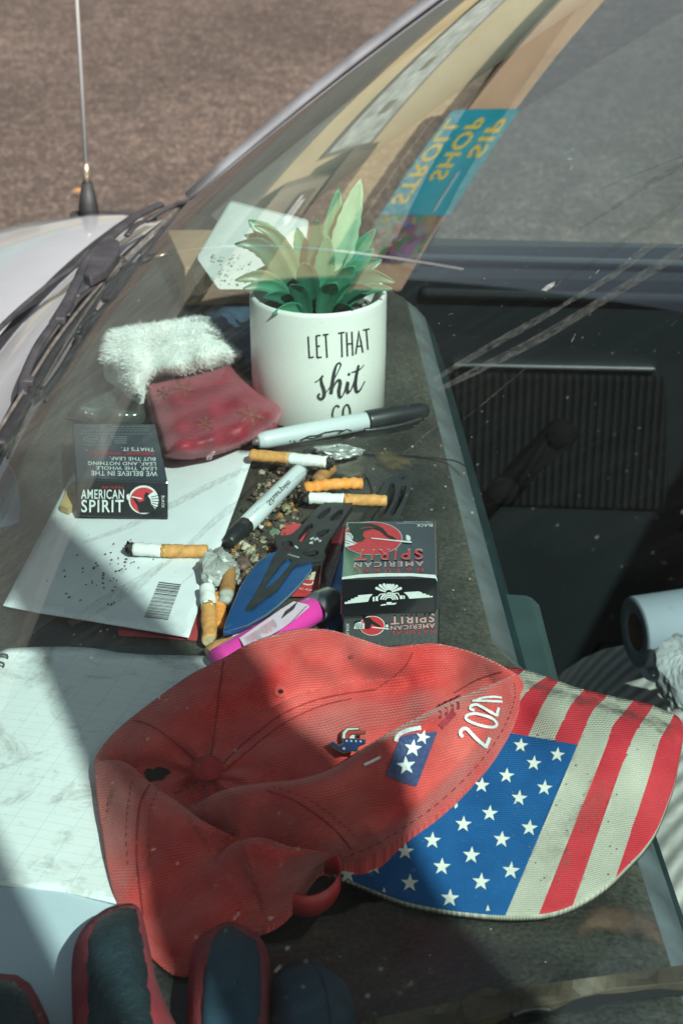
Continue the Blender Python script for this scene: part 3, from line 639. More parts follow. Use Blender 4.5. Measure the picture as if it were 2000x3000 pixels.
for i in range(125):
    u,v=rg.uniform(60,1990),rg.uniform(700,2990)
    s_,y_=hit(u,v)
    if not(.03<s_<.95 and .25<y_<1.6): continue
    a=rg.uniform(-.9,-.3) if rg.random()<.7 else rg.uniform(0,3); l=rg.choice([2,3,3,4,8,14,26]); dx,dy=l*math.cos(a),l*math.sin(a); dec_ribbon(mb,[(u,v),(u+dx,v+dy)],rg.choice([.8,1.2,1.6]) if l>5 else rg.uniform(1.2,3),sgl,.0007,rg.choice([2,2,1]))
tag(mb.obj('scratches',[SMD,SML,SMS,SMT],ws),kind='stuff')

# ------------------------------------------------------------------ the cap
ZC=[(650,1930,40),(800,1860,48),(960,1845,50),(1130,1895,50),(1270,1885,52),(1430,1930,55),(1520,1985,53),(560,1975,35),(480,2030,28),(400,2090,22),(330,2150,16),(285,2210,12),(280,2300,10),(300,2440,8),(330,2600,5),
 (750,2000,36),(900,1930,45),(1050,1930,45),(1200,1950,47),(690,2130,22),(770,2080,24),(860,2040,26),(960,2012,28),(1060,1995,31),(1200,2000,37),(1350,1990,44),
 (1000,2130,30),(1100,2110,33),(900,2180,28),(800,2230,27),(700,2265,26),(1200,2065,37),(1300,2040,41),
 (610,2260,24),(560,2200,22),(640,2180,24),(520,2285,15),(455,2265,13),(600,2322,18),(540,2345,14),
 (400,2150,25),(420,2205,24),(480,2130,29),(560,2080,33),(300,2228,17),(340,2235,20),(400,2260,20),(450,2300,20),(510,2345,20),(570,2390,21),(620,2424,22),
 (400,2350,27),(450,2450,22),(400,2500,18),(380,2600,10),(500,2500,20),(600,2500,20),(480,2650,8),(560,2600,14),
 (650,2310,26),(800,2288,30),(950,2257,34),(1080,2186,38),(1250,2090,46),(1450,2003,56),
 (700,2370,30),(850,2350,34),(1000,2320,38),(1150,2280,42),(1300,2200,45),(1400,2120,49),(1480,2060,50),
 (985,2535,10),(1100,2500,20),(1200,2440,26),(1300,2370,31),(1400,2270,36),(1470,2180,40),(1510,2100,43),(1527,2040,46),
 (750,2442,25),(850,2465,28),(700,2480,26),(650,2535,25),(780,2500,28),(880,2510,28),(950,2490,26),
 (700,2600,22),(600,2700,12),(800,2600,24),(880,2560,15),(850,2660,6),(730,2730,5),(600,2800,3),(480,2780,2),(940,2548,5)]
CT=Tps([(a,b,c*.001) for a,b,c in ZC],2e-3)
# folds: (line, height along it, far-side dip, reach of the raised near side, reach of the dip)
FOLD=[([(540,2375),(600,2342),(650,2316),(720,2301),(800,2291),(870,2284),(950,2261),(1020,2224),(1080,2184),(1150,2139),(1250,2087),(1350,2041),(1450,2000),(1498,1979)],[.2,10,18,24,28,30,32,33,32,29,23,15,7,0],9,150,55),
 ([(281,2234),(330,2226),(380,2240),(430,2285),(480,2323),(530,2356),(580,2396),(630,2424),(676,2447)],[1,7,12,17,19,19,16,11,2],8,120,45),
 ([(630,2520),(672,2477),(709,2462),(763,2453),(843,2478),(914,2490),(965,2500)],[1,8,13,15,13,7,1],6,110,45),
 ([(650,2140),(690,2118),(770,2085),(860,2041),(960,2011),(1060,1995),(1130,1990),(1190,1984)],[.3,2.2,3.2,3.5,3.2,2.4,1.2,.2],1.6,60,30)]
FOLD=[(np.array(cr(a,6)),np.interp(np.linspace(0,1,len(cr(a,6))),np.linspace(0,1,len(b)),b)*.001,c*.001,d,e) for a,b,c,d,e in FOLD]
def sdist(L,Hh,U,W):
    best=np.full(U.shape,1e9); sg=np.zeros(U.shape); hv=np.zeros(U.shape)
    for i in range(len(L)-1):
        a,b=L[i],L[i+1]; ab=b-a; t=np.clip(((U-a[0])*ab[0]+(W-a[1])*ab[1])/(ab@ab),0,1); dx,dy=U-a[0]-t*ab[0],W-a[1]-t*ab[1]; d=np.hypot(dx,dy)
        k=d<best; best=np.where(k,d,best); sg=np.where(k,np.sign(ab[0]*dy-ab[1]*dx),sg); hv=np.where(k,Hh[i]+(Hh[i+1]-Hh[i])*t,hv)
    return best,sg,hv
def czv(U,W):
    U=np.atleast_1d(np.asarray(U,float)); W=np.atleast_1d(np.asarray(W,float)); z=CT(U,W); e_=np.minimum(1,dist(CO[::2],U,W)/75); edge=e_*(2-e_)
    for L,Hh,dip,rn,rf_ in FOLD:
        d,sg,h=sdist(L,Hh,U,W); near=h*(.72+.28*np.sqrt(1-(1-np.minimum(1,d/22))**2))*np.exp(-(d/rn)**1.6); far=-dip*np.minimum(1,h/.008)*np.exp(-d/rf_)
        z=z+np.where(sg>0,near,far)*edge
    z=z+(.0009*np.sin(U*.016+W*.021)*np.sin(W*.015-U*.009+.6)+.0003*np.sin(U*.031-W*.037+1))*edge
    rr=np.hypot(U-610,(W-2268)*1.25); z=z+.0013*np.sin(9*np.arctan2((W-2268)*1.25,U-610)+.8)*np.exp(-((rr-85)/45)**2)-.0028*np.exp(-(rr/75)**2)
    z=z+.0009*np.sin((U*.35+W*.94)*.05+1.5*np.sin(U*.012))*np.exp(-((U-420)/110)**2-((W-2480)/150)**2)+.0010*np.sin((U*.8-W*.6)*.045+np.sin(W*.02))*np.exp(-((U-1000)/260)**2-((W-1930)/60)**2)*edge
    g=np.exp(-(sdist(RB,RBh,U,W)[0]/34)**2)*.0035
    return np.maximum(z+g,.002)
RB=np.array(cr([(1110,2440),(1230,2352),(1330,2256),(1415,2150),(1450,2080)],5)); RBh=np.zeros(len(RB))
def cz(u,v): return float(czv(u,v)[0])
def csf(u,v): return P(u,v,cz(u,v))
CO=[(1530,1992),(1490,1962),(1430,1930),(1350,1900),(1270,1884),(1200,1889),(1130,1894),(1050,1869),(960,1844),(870,1843),(800,1859),(720,1890),(650,1930),(560,1975),(480,2030),(400,2090),(330,2150),(288,2203),(277,2240),(285,2330),(300,2440),(320,2560),(345,2650),(380,2730),(430,2790),(500,2850),(560,2855),(640,2800),(730,2735),(800,2705),(850,2662),(900,2602),(930,2563),(985,2535),(1040,2520),(1100,2498),(1200,2440),(1300,2370),(1400,2272),(1470,2180),(1510,2100),(1528,2040)]
CO=[tuple(p) for p in cr(CO,4,True)]
def capmat(name,col,faded,scale=1.,rot=12):
    m=bpy.data.materials.new(name); m.use_nodes=True; nt=m.node_tree; b=nt.nodes['Principled BSDF']; L=nt.links.new
    uv=_n(nt,'ShaderNodeUVMap'); uv.uv_map='UVMap'; tc=_n(nt,'ShaderNodeTexCoord')
    n1=_n(nt,'ShaderNodeTexNoise'); n1.inputs['Scale'].default_value=26; n1.inputs['Detail'].default_value=8; n1.inputs['Roughness'].default_value=.62; L(tc.outputs['Object'],n1.inputs[0])
    c=_n(nt,'ShaderNodeValToRGB'); e=c.color_ramp.elements; e[0].position=.32; e[0].color=[*col,1]; e[1].position=.72; e[1].color=[*faded,1]; L(n1.outputs[0],c.inputs[0])
    n0=_n(nt,'ShaderNodeTexNoise'); n0.inputs['Scale'].default_value=.55; n0.inputs['Detail'].default_value=1; L(uv.outputs[0],n0.inputs[0])
    mp=_n(nt,'ShaderNodeMapping'); mp.inputs['Rotation'].default_value=(0,0,math.radians(rot)); L(uv.outputs[0],mp.inputs[0])
    ad=_n(nt,'ShaderNodeVectorMath',operation='MULTIPLY_ADD'); L(n0.outputs['Color'],ad.inputs[0]); ad.inputs[1].default_value=(.5,.5,0); L(mp.outputs[0],ad.inputs[2])
    wv=_n(nt,'ShaderNodeTexWave'); wv.bands_direction='Y'; wv.inputs['Scale'].default_value=4.3*scale; wv.inputs['Distortion'].default_value=.5; wv.inputs['Detail'].default_value=2; wv.inputs['Detail Scale'].default_value=6; L(ad.outputs[0],wv.inputs[0])
    w2=_n(nt,'ShaderNodeTexWave'); w2.bands_direction='DIAGONAL'; w2.inputs['Scale'].default_value=5.6*scale; w2.inputs['Distortion'].default_value=1; L(ad.outputs[0],w2.inputs[0])
    s=_n(nt,'ShaderNodeMath',operation='MULTIPLY_ADD'); L(w2.outputs['Fac'],s.inputs[0]); s.inputs[1].default_value=.45; L(wv.outputs['Fac'],s.inputs[2])
    r=_n(nt,'ShaderNodeMapRange'); r.inputs['From Max'].default_value=1.45; r.inputs['To Min'].default_value=.68; r.inputs['To Max'].default_value=1.16; L(s.outputs[0],r.inputs[0])
    mx=_n(nt,'ShaderNodeMix',data_type='RGBA',blend_type='MULTIPLY'); mx.inputs[0].default_value=1; L(c.outputs[0],mx.inputs[6]); L(r.outputs[0],mx.inputs[7])
    n4=_n(nt,'ShaderNodeTexNoise'); n4.inputs['Scale'].default_value=900; L(tc.outputs['Object'],n4.inputs[0]); r4=_n(nt,'ShaderNodeMapRange'); r4.inputs['From Min'].default_value=.72; r4.inputs['From Max'].default_value=.8; L(n4.outputs[0],r4.inputs[0])
    m2=_n(nt,'ShaderNodeMix',data_type='RGBA'); L(r4.outputs[0],m2.inputs[0]); L(mx.outputs[2],m2.inputs[6]); m2.inputs[7].default_value=(.6,.42,.38,1)
    L(m2.outputs[2],b.inputs['Base Color']); b.inputs['Roughness'].default_value=.9; b.inputs['Sheen Weight'].default_value=.25; b.inputs['Sheen Tint'].default_value=(1,.75,.7,1); b.inputs['Specular IOR Level'].default_value=.15
    bp=_n(nt,'ShaderNodeBump'); bp.inputs['Strength'].default_value=.5; bp.inputs['Distance'].default_value=.0006; L(s.outputs[0],bp.inputs['Height']); L(bp.outputs[0],b.inputs['Normal'])
    return m
RED=capmat('red_twill',(.47,.026,.027),(.62,.12,.105)); REDD=mat('red_thread',(.26,.018,.02),.9,var=.2,vs=200,bump=.5,bs=900)
cap=thing('baseball_cap',P(900,2300,0),'crumpled faded red cap with a stars and stripes brim lying on the dashboard','cap')
czf=lambda u,v:cz(u,v)
czf.vec=czv
def off2(L,o):
    A,B_=ribbon2(L,2*o); return [tuple(p) for p in A],[tuple(p) for p in B_]
EXT=[]
for f_ in FOLD:
    for l in off2(f_[0],1.2)+off2(f_[0],6): EXT.append([p for p in l if inside(CO,np.array([p[0]]),np.array([p[1]]))[0]])
crown=sheet('crown',CO,czf,RED,cap,step=6.5,floor=.0012,smooth=True,uvs=.01,extra=EXT)
bt=[]
c0=csf(610,2270)+np.array([0,0,.0045]); V=[];Fc=[]
for i in range(9):
    a=i/8*math.pi/2
    for k in range(20): V.append(c0+np.array([.0082*math.cos(a)*math.cos(k*math.pi/10),.0082*math.cos(a)*math.sin(k*math.pi/10),-.002+.0062*math.sin(a)]))
for i in range(8):
    for k in range(20): Fc.append((i*20+k,i*20+(k+1)%20,(i+1)*20+(k+1)%20,(i+1)*20+k))
O('button',V,Fc,mat('button_red',(.36,.02,.024),.9,var=.2,vs=300,bump=.6,bs=1200),cap,True)
# seams, eyelet, worn hole, stitching
def seam(pts,w=5,lift_=.0007,dash=False):
    mb=MB()
    q=cr(pts,8)
    if dash:
        for i in range(0,len(q)-2,2): dec_ribbon(mb,q[i:i+2],w,csf,lift_)
    else: dec_ribbon(mb,q,w,csf,lift_)
    mb.obj('stitching' if dash else 'seam',[REDD],cap)
seam([(655,1935),(648,1990),(640,2050),(632,2120),(622,2190),(615,2225)],4); 
seam([(650,2240),(700,2190),(760,2140),(830,2090),(920,2052),(1010,2032),(1100,2020)],4); seam([(655,2262),(720,2205),(780,2155),(850,2108),(940,2068),(1030,2046)],3)
seam([(575,2230),(530,2190),(480,2150),(430,2120),(390,2110)],4); seam([(578,2290),(545,2310),(510,2325)],4)
seam([(440,2297),(412,2350),(402,2430),(402,2520),(410,2600),(420,2680)],5); seam([(462,2312),(440,2370),(436,2450),(440,2540)],2.5,dash=True); seam([(385,2290),(375,2360),(370,2440),(375,2540)],2.5,dash=True)
seam([(780,2315),(860,2345),(930,2390),(990,2440),(1030,2490)],4); seam([(800,2305),(890,2335),(960,2380),(1020,2430),(1060,2470)],2.5,dash=True)
seam([(1505,2000),(1508,2040),(1490,2100),(1450,2175),(1380,2262),(1285,2352),(1190,2420),(1090,2480),(1000,2515)],3,dash=True)
seam([(1470,1968),(1400,1990),(1330,2030)],4); seam([(1100,2020),(1180,1960),(1210,1910)],3)
mb=MB(); dec_poly(mb,ell(822,2026,20,17),csf,.0009,0,holes=[ell(822,2026,8,7)]); dec_poly(mb,ell(822,2026,8,7),csf,.0006,1); mb.obj('eyelet',[mat('eyelet_thread',(.55,.07,.06),.9,bump=.6,bs=900),mat('hole_dark',(.01,.006,.006),.95)],cap)
mb=MB(); dec_poly(mb,[(423,2262),(432,2250),(450,2254),(465,2246),(490,2252),(502,2262),(488,2272),(478,2284),(455,2286),(440,2290),(428,2280)],csf,.0012,0); mb.obj('worn_hole',[MATS['hole_dark']],cap); mb=MB(); dec_poly(mb,ell(1028,1924,6,5),csf,.0008,0); mb.obj('spot',[mat('stain_brown',(.2,.06,.05),.95)],cap)
# embroidery
def star(cx,cy,r,rot=0,k=.42): return [(cx+(r if i%2==0 else r*k)*math.sin(rot+i*math.pi/5),cy-(r if i%2==0 else r*k)*math.cos(rot+i*math.pi/5)) for i in range(10)]
WT=mat('white_thread',(.72,.75,.74),.55,var=.15,vs=600,bump=.6,bs=1500); NV=mat('navy_thread',(.018,.04,.13),.5,var=.3,vs=500,bump=.5,bs=1200,sheen=.4)
mb=MB(); dec_poly(mb,[(1174,2158),(1200,2150),(1281,2143),(1252,2220),(1220,2304),(1175,2292),(1131,2271),(1152,2210)],csf,.0012,0,step=14); mb.obj('flag_patch',[NV],cap)
mb=MB()
for x,y,r,ro in ((1238,2160,22,.25),(1209,2192,27,.12),(1189,2243,29,-.08)): dec_poly(mb,star(x,y,r,ro,.4),csf,.0022,0)
mb.obj('embroidered_star',[WT],cap)
mb=MB()
for s,q in (('2',[(1428,2196),(1350,2157),(1372,2118),(1440,2160)]),('0',[(1455,2128),(1385,2118),(1395,2082),(1462,2098)]),('2',[(1462,2095),(1388,2084),(1405,2052),(1466,2068)]),('4',[(1472,2066),(1412,2048),(1432,2026),(1474,2036)])):
    pass
mb.add([],[])
def cst(pts,w): dec_ribbon(mb,cr(X(.6378,1000,1850,pts),6),[w*.6378*1.0]*len(cr(pts,6)),csf,.0018)
# digits 2 0 2 4, drawn as thick stitched strokes
cst([(556,484),(545,468),(552,450),(572,446),(590,462),(612,486),(634,506),(660,528)],15); cst([(662,536),(670,512),(680,488)],16)
cst([(640,382),(610,376),(578,384),(570,398),(590,414),(640,432),(690,440),(712,430),(706,412),(680,394),(640,382)],12)
cst([(610,362),(592,356),(594,342),(620,336),(650,350),(680,368),(716,388)],12); cst([(714,388),(716,368),(722,350)],13)
cst([(600,318),(640,318),(690,320),(738,322)],10); cst([(610,318),(650,304),(700,300),(735,304)],9)
cst([(250,505),(256,482),(282,462),(320,450),(364,442)],19); cst([(104,612),(140,596),(178,576)],12)
mb.obj('lettering',[WT],cap)
mb=MB()
for a,b in ((1292,2062),(1310,2052),(1328,2044),(1345,2036)): dec_ribbon(mb,[(a,b),(a-4,b+20),(a-3,b+42)],8,csf,.0012)
dec_ribbon(mb,[(1290,2130),(1310,2110),(1330,2086)],18,csf,.0012); mb.obj('embroidered_stripe',[mat('dark_red_thread',(.32,.03,.04),.7,var=.2,vs=400,bump=.5,bs=1200)],cap)
# brim
ZB=[(1500,1957,46),(1600,1985,46),(1700,2018,44),(1850,2055,42),(1940,2082,40),(1988,2105,37),(1540,2005,50),(1650,2040,51),(1800,2082,49),(1900,2112,46),(1990,2145,41),(1525,2100,43),(1470,2180,40),(1400,2270,36),(1300,2370,31),(1200,2440,26),(1100,2500,19),(985,2537,11),
 (970,2560,7),(1060,2592,6),(1180,2640,5.5),(1300,2665,5.5),(1450,2681,6.5),(1620,2671,9),(1700,2640,12),(1780,2590,15),(1850,2520,19),(1920,2430,24),(1960,2330,29),(1990,2200,36),(1200,2540,16),(1400,2500,19),(1600,2500,20),(1700,2300,33),(1500,2300,31),(1800,2350,30)]
BT=Tps([(a,b,c*.001-.0015) for a,b,c in ZB],2e-3)
def bz(u,v): return float(BT(u,v)[0])
def bsf(u,v): return P(u,v,bz(u,v))
BO=[(1478,1953),(1540,1962),(1600,1982),(1700,2016),(1790,2038),(1880,2056),(1945,2080),(1985,2100),(2000,2128),(1999,2160),(1990,2215),(1975,2290),(1955,2350),(1922,2430),(1885,2485),(1850,2522),(1780,2590),(1700,2641),(1620,2672),(1530,2682),(1450,2681),(1370,2674),(1300,2665),(1180,2640),(1060,2594),(970,2558)]
BIN=[(1020,2505),(1100,2478),(1200,2420),(1300,2350),(1395,2255),(1462,2168),(1500,2092),(1508,2040),(1500,1990)]
BO2=[tuple(p) for p in cr(BO,4)]+BIN
EDG=[mat('x',(0,0,0))]; MATS.pop('x')
cream=capmat('brim_cream',(.30,.295,.24),(.43,.42,.345),1.3,4)
bred=capmat('brim_red',(.38,.022,.035),(.52,.05,.06),1.3,4)
bblue=capmat('brim_blue',(.005,.055,.17),(.012,.095,.26),1.3,4)
for m_ in (cream,bred,bblue):
    for nd in m_.node_tree.nodes:
        if nd.type=='MIX' and nd.blend_type=='MIX': nd.inputs[7].default_value=(.16,.15,.13,1)
    m_.node_tree.nodes['Principled BSDF'].inputs['Sheen Weight'].default_value=.0
# the print: cut the brim outline by the stripe lines, one solid with three cloths
def ln(*p):
    p=np.array(p,float); return p
E1=ln((1470,2705),(1482,2676),(1691,2182),(1733,2086),(1775,2041),(1800,1990)); E2=ln((1565,2710),(1577,2679),(1769,2198),(1791,2131),(1842,2067),(1880,2020)); E3=ln((1655,2700),(1673,2663),(1810,2271),(1858,2150),(1900,2086),(1930,2040)); E4=ln((1770,2640),(1797,2584),(1893,2297),(1931,2169),(1963,2113),(1985,2060))
L2_=ln((1600,2215),(1624,2162),(1670,2067),(1702,2029),(1730,1990)); L1_=ln((1525,2200),(1550,2147),(1584,2073),(1612,2025),(1650,1980)); L0_=ln((1490,2120),(1526,2048),(1555,2013),(1597,1984),(1620,1960)); LM_=ln((1440,2080),(1490,2000),(1532,1966),(1550,1940))
def side(Ln,u,v):
    uu=np.interp(-v,-Ln[:,1],Ln[:,0]) ; return u>uu
def stripe(u,v):
    if side(E4,u,v): return 1
    if side(E3,u,v): return 0
    if side(E2,u,v): return 1
    if side(E1,u,v): return 0
    if v>2150+(u-1510)*.177 and u<1700 : return 2
    if side(L2_,u,v): return 1
    if side(L1_,u,v): return 0
    if side(L0_,u,v): return 1
    if side(LM_,u,v): return 0
    return 1
# constrained fill so that every stripe edge is a mesh edge
pl=[tuple(p) for p in resample(BO2,12)]
pts=list(pl); ed=[(i,(i+1)%len(pl)) for i in range(len(pl))]
for Ln in (E1,E2,E3,E4,L2_,L1_,L0_,LM_,ln((1470,2143),(1510,2150),(1691,2182))):
    q=cr(Ln,6) if len(Ln)>3 else list(Ln); q=[p for p in q]
    if Ln is L2_ or Ln is L1_ or Ln is L0_: q=[p for p in q if p[1]<2150+(p[0]-1510)*.177+4]
    b=len(pts); pts+= [tuple(p) for p in q]; ed+=[(b+i,b+i+1) for i in range(len(q)-1)]
gx,gy=np.meshgrid(np.arange(950,2010,13.),np.arange(1940,2700,12.)); ok=inside(pl,gx,gy)&(dist(pl,gx,gy)>7); pts+=list(zip(gx[ok],gy[ok]))
r=delaunay_2d_cdt([Vector(p) for p in pts],ed,[],0,1e-6); v=np.array([[p.x,p.y] for p in r[0]]); tri=[tuple(f) for f in r[2]]
cc=np.array([v[list(f)].mean(0) for f in tri]); ok=inside(pl,cc[:,0],cc[:,1]); tri=[f for f,k in zip(tri,ok) if k]; cc=cc[ok]
zz=BT(v[:,0],v[:,1]); T=np.array([P(a,b,z) for (a,b),z in zip(v,zz)]); B=T-np.array([0,0,.0032]); n=len(T)
tri=[f if np.dot(np.cross(T[f[1]]-T[f[0]],T[f[2]]-T[f[0]]),CAM-T[f[0]])>0 else f[::-1] for f in tri]
mi=[stripe(*c) for c in cc]; Fc=list(tri)+[tuple(i+n for i in f[::-1]) for f in tri]; mi+=[3]*len(tri)
for a,b in bedges(tri): Fc.append((b,a,a+n,b+n)); mi.append(0)
O('brim',np.r_[T,B],Fc,[cream,bred,bblue,mat('brim_under',(.05,.05,.06),.9)],cap,True,mi=mi,uv=np.r_[v*.01,v*.01])
mb=MB()
for x,y in [(822,523),(990,566),(882,605),(757,662),(643,706),(931,718),(815,765),(680,835),(862,902),(559,885),(735,955),(417,960),(292,1010),(596,1028),(777,1098),(460,1080),(148,1078),(313,1155),(640,1150),(28,1115),(497,1225)]:
    a,b=1000+x*.6378,1850+y*.6378; rr=21+5.5*(y-520)/700
    dec_poly(mb,star(a,b,rr+1.5,.06+(x-500)*.00012,.40),bsf,.0004,0)
for pl_ in ([(1422,2668),(1428,2650),(1434,2668)],[(1120,2612),(1124,2598),(1130,2614)],[(1330,2362),(1338,2352),(1340,2362),(1332,2370)]): dec_poly(mb,pl_,bsf,.0004,0)
mb.obj('brim_star',[mat('star_cream',(.47,.48,.43),.9,var=.1,vs=300)],cap)
# grime along the brim's fold
stain('brim_grime',[(1485,1958),(1600,1984),(1800,2043),(1985,2104),(1996,2160),(1985,2215),(1900,2150),(1800,2118),(1650,2075),(1540,2040)],0,(.06,.056,.046),cap,bsf,.8,'grime',150,.34)
stain('brim_grime_faint',[(1560,2400),(1700,2250),(1800,2250),(1860,2320),(1800,2450),(1700,2600),(1580,2640),(1520,2600)],0,(.10,.09,.07),cap,bsf,.35,'grime',70,.32)
mb=MB(); rg=random.Random(5)
for i in range(60):
    u=rg.uniform(1500,1960);v=rg.uniform(2130,2600)
    if inside(BO2,np.array([u]),np.array([v]))[0]: dec_poly(mb,ell(u,v,rg.uniform(1.5,4),rg.uniform(1,2.6),7),bsf,.0005)
tag(mb.obj('specks',[mat('grime_dark',(.10,.09,.075),.95,var=.4,vs=200)],cap),kind='stuff')
# plastic strap loop at the back
V=[];Fc=[]; q=cr([(835,2640,.004),(850,2672,.002),(900,2688,.0015),(955,2668,.003),(990,2625,.006),(995,2585,.010),(982,2562,.012),(950,2560,.010)],8)
for u,v,z in q:
    p=P(u,v,z); V+= [p,p+np.array([0,0,.0105]),p+np.array([.0005,.0016,.0105]),p+np.array([.0005,.0016,0])]
for i in range(len(q)-1):
    for k in range(4): Fc.append((i*4+k,i*4+(k+1)%4,(i+1)*4+(k+1)%4,(i+1)*4+k))
O('strap',V,Fc,mat('red_plastic_strap',(.42,.02,.025),.45,var=.15,vs=60),cap,True)
# pin badge
pin=thing('lapel_pin',csf(1010,2170),'small flag coloured enamel pin with gold edge fixed to the red cap','pin')
def pq(l): return X(.5102,550,1850,l)
po_=pq([(806,642),(835,630),(868,652),(890,640),(880,605),(884,575),(912,550),(985,548),(987,566),(1021,566),(1021,592),(965,596),(962,614),(1022,618),(1022,646),(978,664),(980,690),(930,690),(892,699),(850,678)])
base=splane(csf(950,2190)+np.array([0,0,.004]),csf(1035,2165)+np.array([0,0,.004]),csf(1000,2110)+np.array([0,0,.004]))
def plate(name,poly,surf,off,th,m,parent,step=None,holes=()):
    v,tri=fill(poly,step,holes); T=[lift(surf(*q),off) for q in v]; Bm=[p-(CAM-p)/np.linalg.norm(CAM-p)*th for p in T]; n=len(T)
    Fc=[f if np.dot(np.cross(T[f[1]]-T[f[0]],T[f[2]]-T[f[0]]),CAM-T[f[0]])>0 else f[::-1] for f in tri]; be=bedges(Fc)
    Fc=Fc+[tuple(i+n for i in f[::-1]) for f in Fc]+[(b,a,a+n,b+n) for a,b in be]
    return O(name,T+Bm,Fc,m,parent)
GOLD=mat('gold_metal',(.75,.58,.28),.3,metal=1,var=.1)
plate('badge',po_,base,.0014,.0018,GOLD,pin)
mb=MB(); sf=base
dec_poly(mb,pq([(812,643),(835,634),(868,656),(892,646),(888,618),(958,617),(1016,622),(1016,643),(972,660),(972,684),(930,684),(892,692),(854,674)]),sf,.0018,0)
dec_poly(mb,pq([(888,612),(890,580),(914,556),(980,554),(980,562),(922,566),(904,586),(902,614)]),sf,.0018,1); dec_poly(mb,pq([(906,614),(908,588),(926,572),(1016,571),(1016,586),(938,588),(926,600),(924,614)]),sf,.0018,2); dec_poly(mb,pq([(928,614),(932,602),(942,594),(958,594),(956,614)]),sf,.0018,1)
for x,y,r in ((912,628,8),(938,629,8),(965,630,8),(992,631,8),(896,672,11)): dec_poly(mb,pq(star(x,y,r)),sf,.0021,1)
mb.obj('enamel',[ink('enamel_navy',(.01,.03,.12),.2),ink('enamel_white',(.72,.7,.62),.25),ink('enamel_red',(.5,.04,.04),.2)],pin)

# ------------------------------------------------------------------ glove
gl=thing('work_glove',P(560,3000,0),'dark navy work glove with dusty red piping lying palm down beside the cap','glove')
GR=mat('glove_red',(.27,.022,.035),.9,var=.25,vs=40,dust=.25,dcol=(.35,.2,.2),dsc=30,bump=.5,bs=900); GN_=mat('glove_navy',(.013,.042,.066),.85,var=.25,vs=60,bump=.4,bs=900)
GD=mat('glove_grip',(.007,.019,.025),.6,var=.3,vs=60,dust=.3,dcol=(.035,.06,.065),dsc=160,bump=1.0,bs=520)
def finger(poly,z0,th,m,pad=None,w=70,pm=GD,name='finger'):
    f=pillow(name,poly,z0,th,m,gl,step=12,w=w,p=.5,noise=.035)
    if pad:
        d=poly
        def zf(u,v):
            dd=float(dist(d,np.array([u]),np.array([v]))[0]); k=min(1.,dd/w); e=float(dist(pad,np.array([u]),np.array([v]))[0]); return z0+th*(1-(1-k)**2)**.5+.0012*min(1,e/8)
        sheet('grip_pad',pad,zf,pm,f,step=12,thick=.002,smooth=True)
    return f
f1=[(-120,3250),(-120,2920),(-60,2866),(0,2852),(50,2856),(88,2880),(112,2920),(138,2975),(160,3040),(180,3250)]
finger(f1,.012,.02,GR,[(-90,3240),(-90,2930),(-40,2886),(10,2870),(45,2876),(78,2905),(100,2950),(118,3010),(140,3240)],w=60)
f2=[(190,3250),(212,3050),(210,2900),(211,2820),(222,2760),(255,2705),(310,2662),(360,2648),(400,2652),(420,2690),(440,2780),(462,2880),(500,2970),(540,3060),(560,3250)]
finger([tuple(p) for p in cr(f2,3,False)],.02,.022,GR,[(265,3240),(258,3050),(255,2900),(252,2820),(260,2750),(290,2690),(330,2664),(375,2658),(400,2664),(412,2720),(428,2800),(440,2900),(450,3000),(460,3240)],w=80)
f3=[(530,3250),(545,3050),(548,2950),(552,2870),(560,2800),(585,2745),(640,2710),(670,2700),(720,2716),(762,2745),(785,2790),(792,2850),(790,2950),(788,3050),(800,3250)]
finger([tuple(p) for p in cr(f3,3,False)],.012,.022,GR,[(575,3240),(585,3050),(590,2950),(597,2860),(606,2790),(630,2740),(668,2706),(710,2730),(750,2755),(762,2800),(766,2880),(764,2980),(762,3240)],w=80,pm=GN_)
f4=[(770,3250),(795,3050),(795,2950),(797,2880),(820,2845),(870,2818),(905,2813),(940,2826),(980,2850),(1015,2885),(1038,2940),(1045,3010),(1060,3250)]
ff=finger([tuple(p) for p in cr(f4,3,False)],.006,.022,GN_,None,w=90)
mb=MB(); z4=lambda u,v:P(u,v,.006+.022*(1-(1-min(1.,float(dist(f4,np.array([u]),np.array([v]))[0])/90))**2)**.5)
dec_ribbon(mb,cr([(908,2818),(940,2860),(958,2920),(966,2980),(968,3100)],8),4,z4,.0008); mb.obj('seam',[mat('seam_dark',(.004,.008,.014),.9)],ff)
pillow('palm',[(-120,3180),(300,3170),(800,3170),(1080,3180),(1150,3500),(900,3900),(100,3900),(-200,3500)],.004,.05,GN_,gl,step=40,w=160)

# ------------------------------------------------------------------ papers
envm=mat('envelope_paper',(.66,.69,.70),.8,var=.05,vs=25,dust=.12,dcol=(.5,.5,.48),dsc=30,bump=.25,bs=60)
inkb=ink('print_black',(.03,.03,.03),.7)
env=thing('envelope',P(380,1600,0),'white envelope with a barcode in its corner under the left cigarette pack','envelope')
ez=lambda u,v:.0030+.0022*math.sin(u*.006+1)*math.sin(v*.007)+.006*max(0,(u-520)/230)*max(0,(1500-v)/180)+.002*max(0,(v-1780)/80)
EP=[(10,1773),(110,1793),(250,1815),(400,1840),(553,1866),(600,1730),(650,1590),(700,1455),(746,1322),(640,1315),(500,1318),(350,1330),(238,1352),(190,1430),(130,1545),(70,1660)]
sheet('sheet',EP,ez,envm,env,step=22,thick=.0008,smooth=True)
esf=lambda u,v:P(u,v,ez(u,v))
mb=MB(); rg=random.Random(11); t=0.0; A,B_,C,D=[np.array(p,float) for p in ((466,1704),(531,1712),(492,1816),(422,1808))]
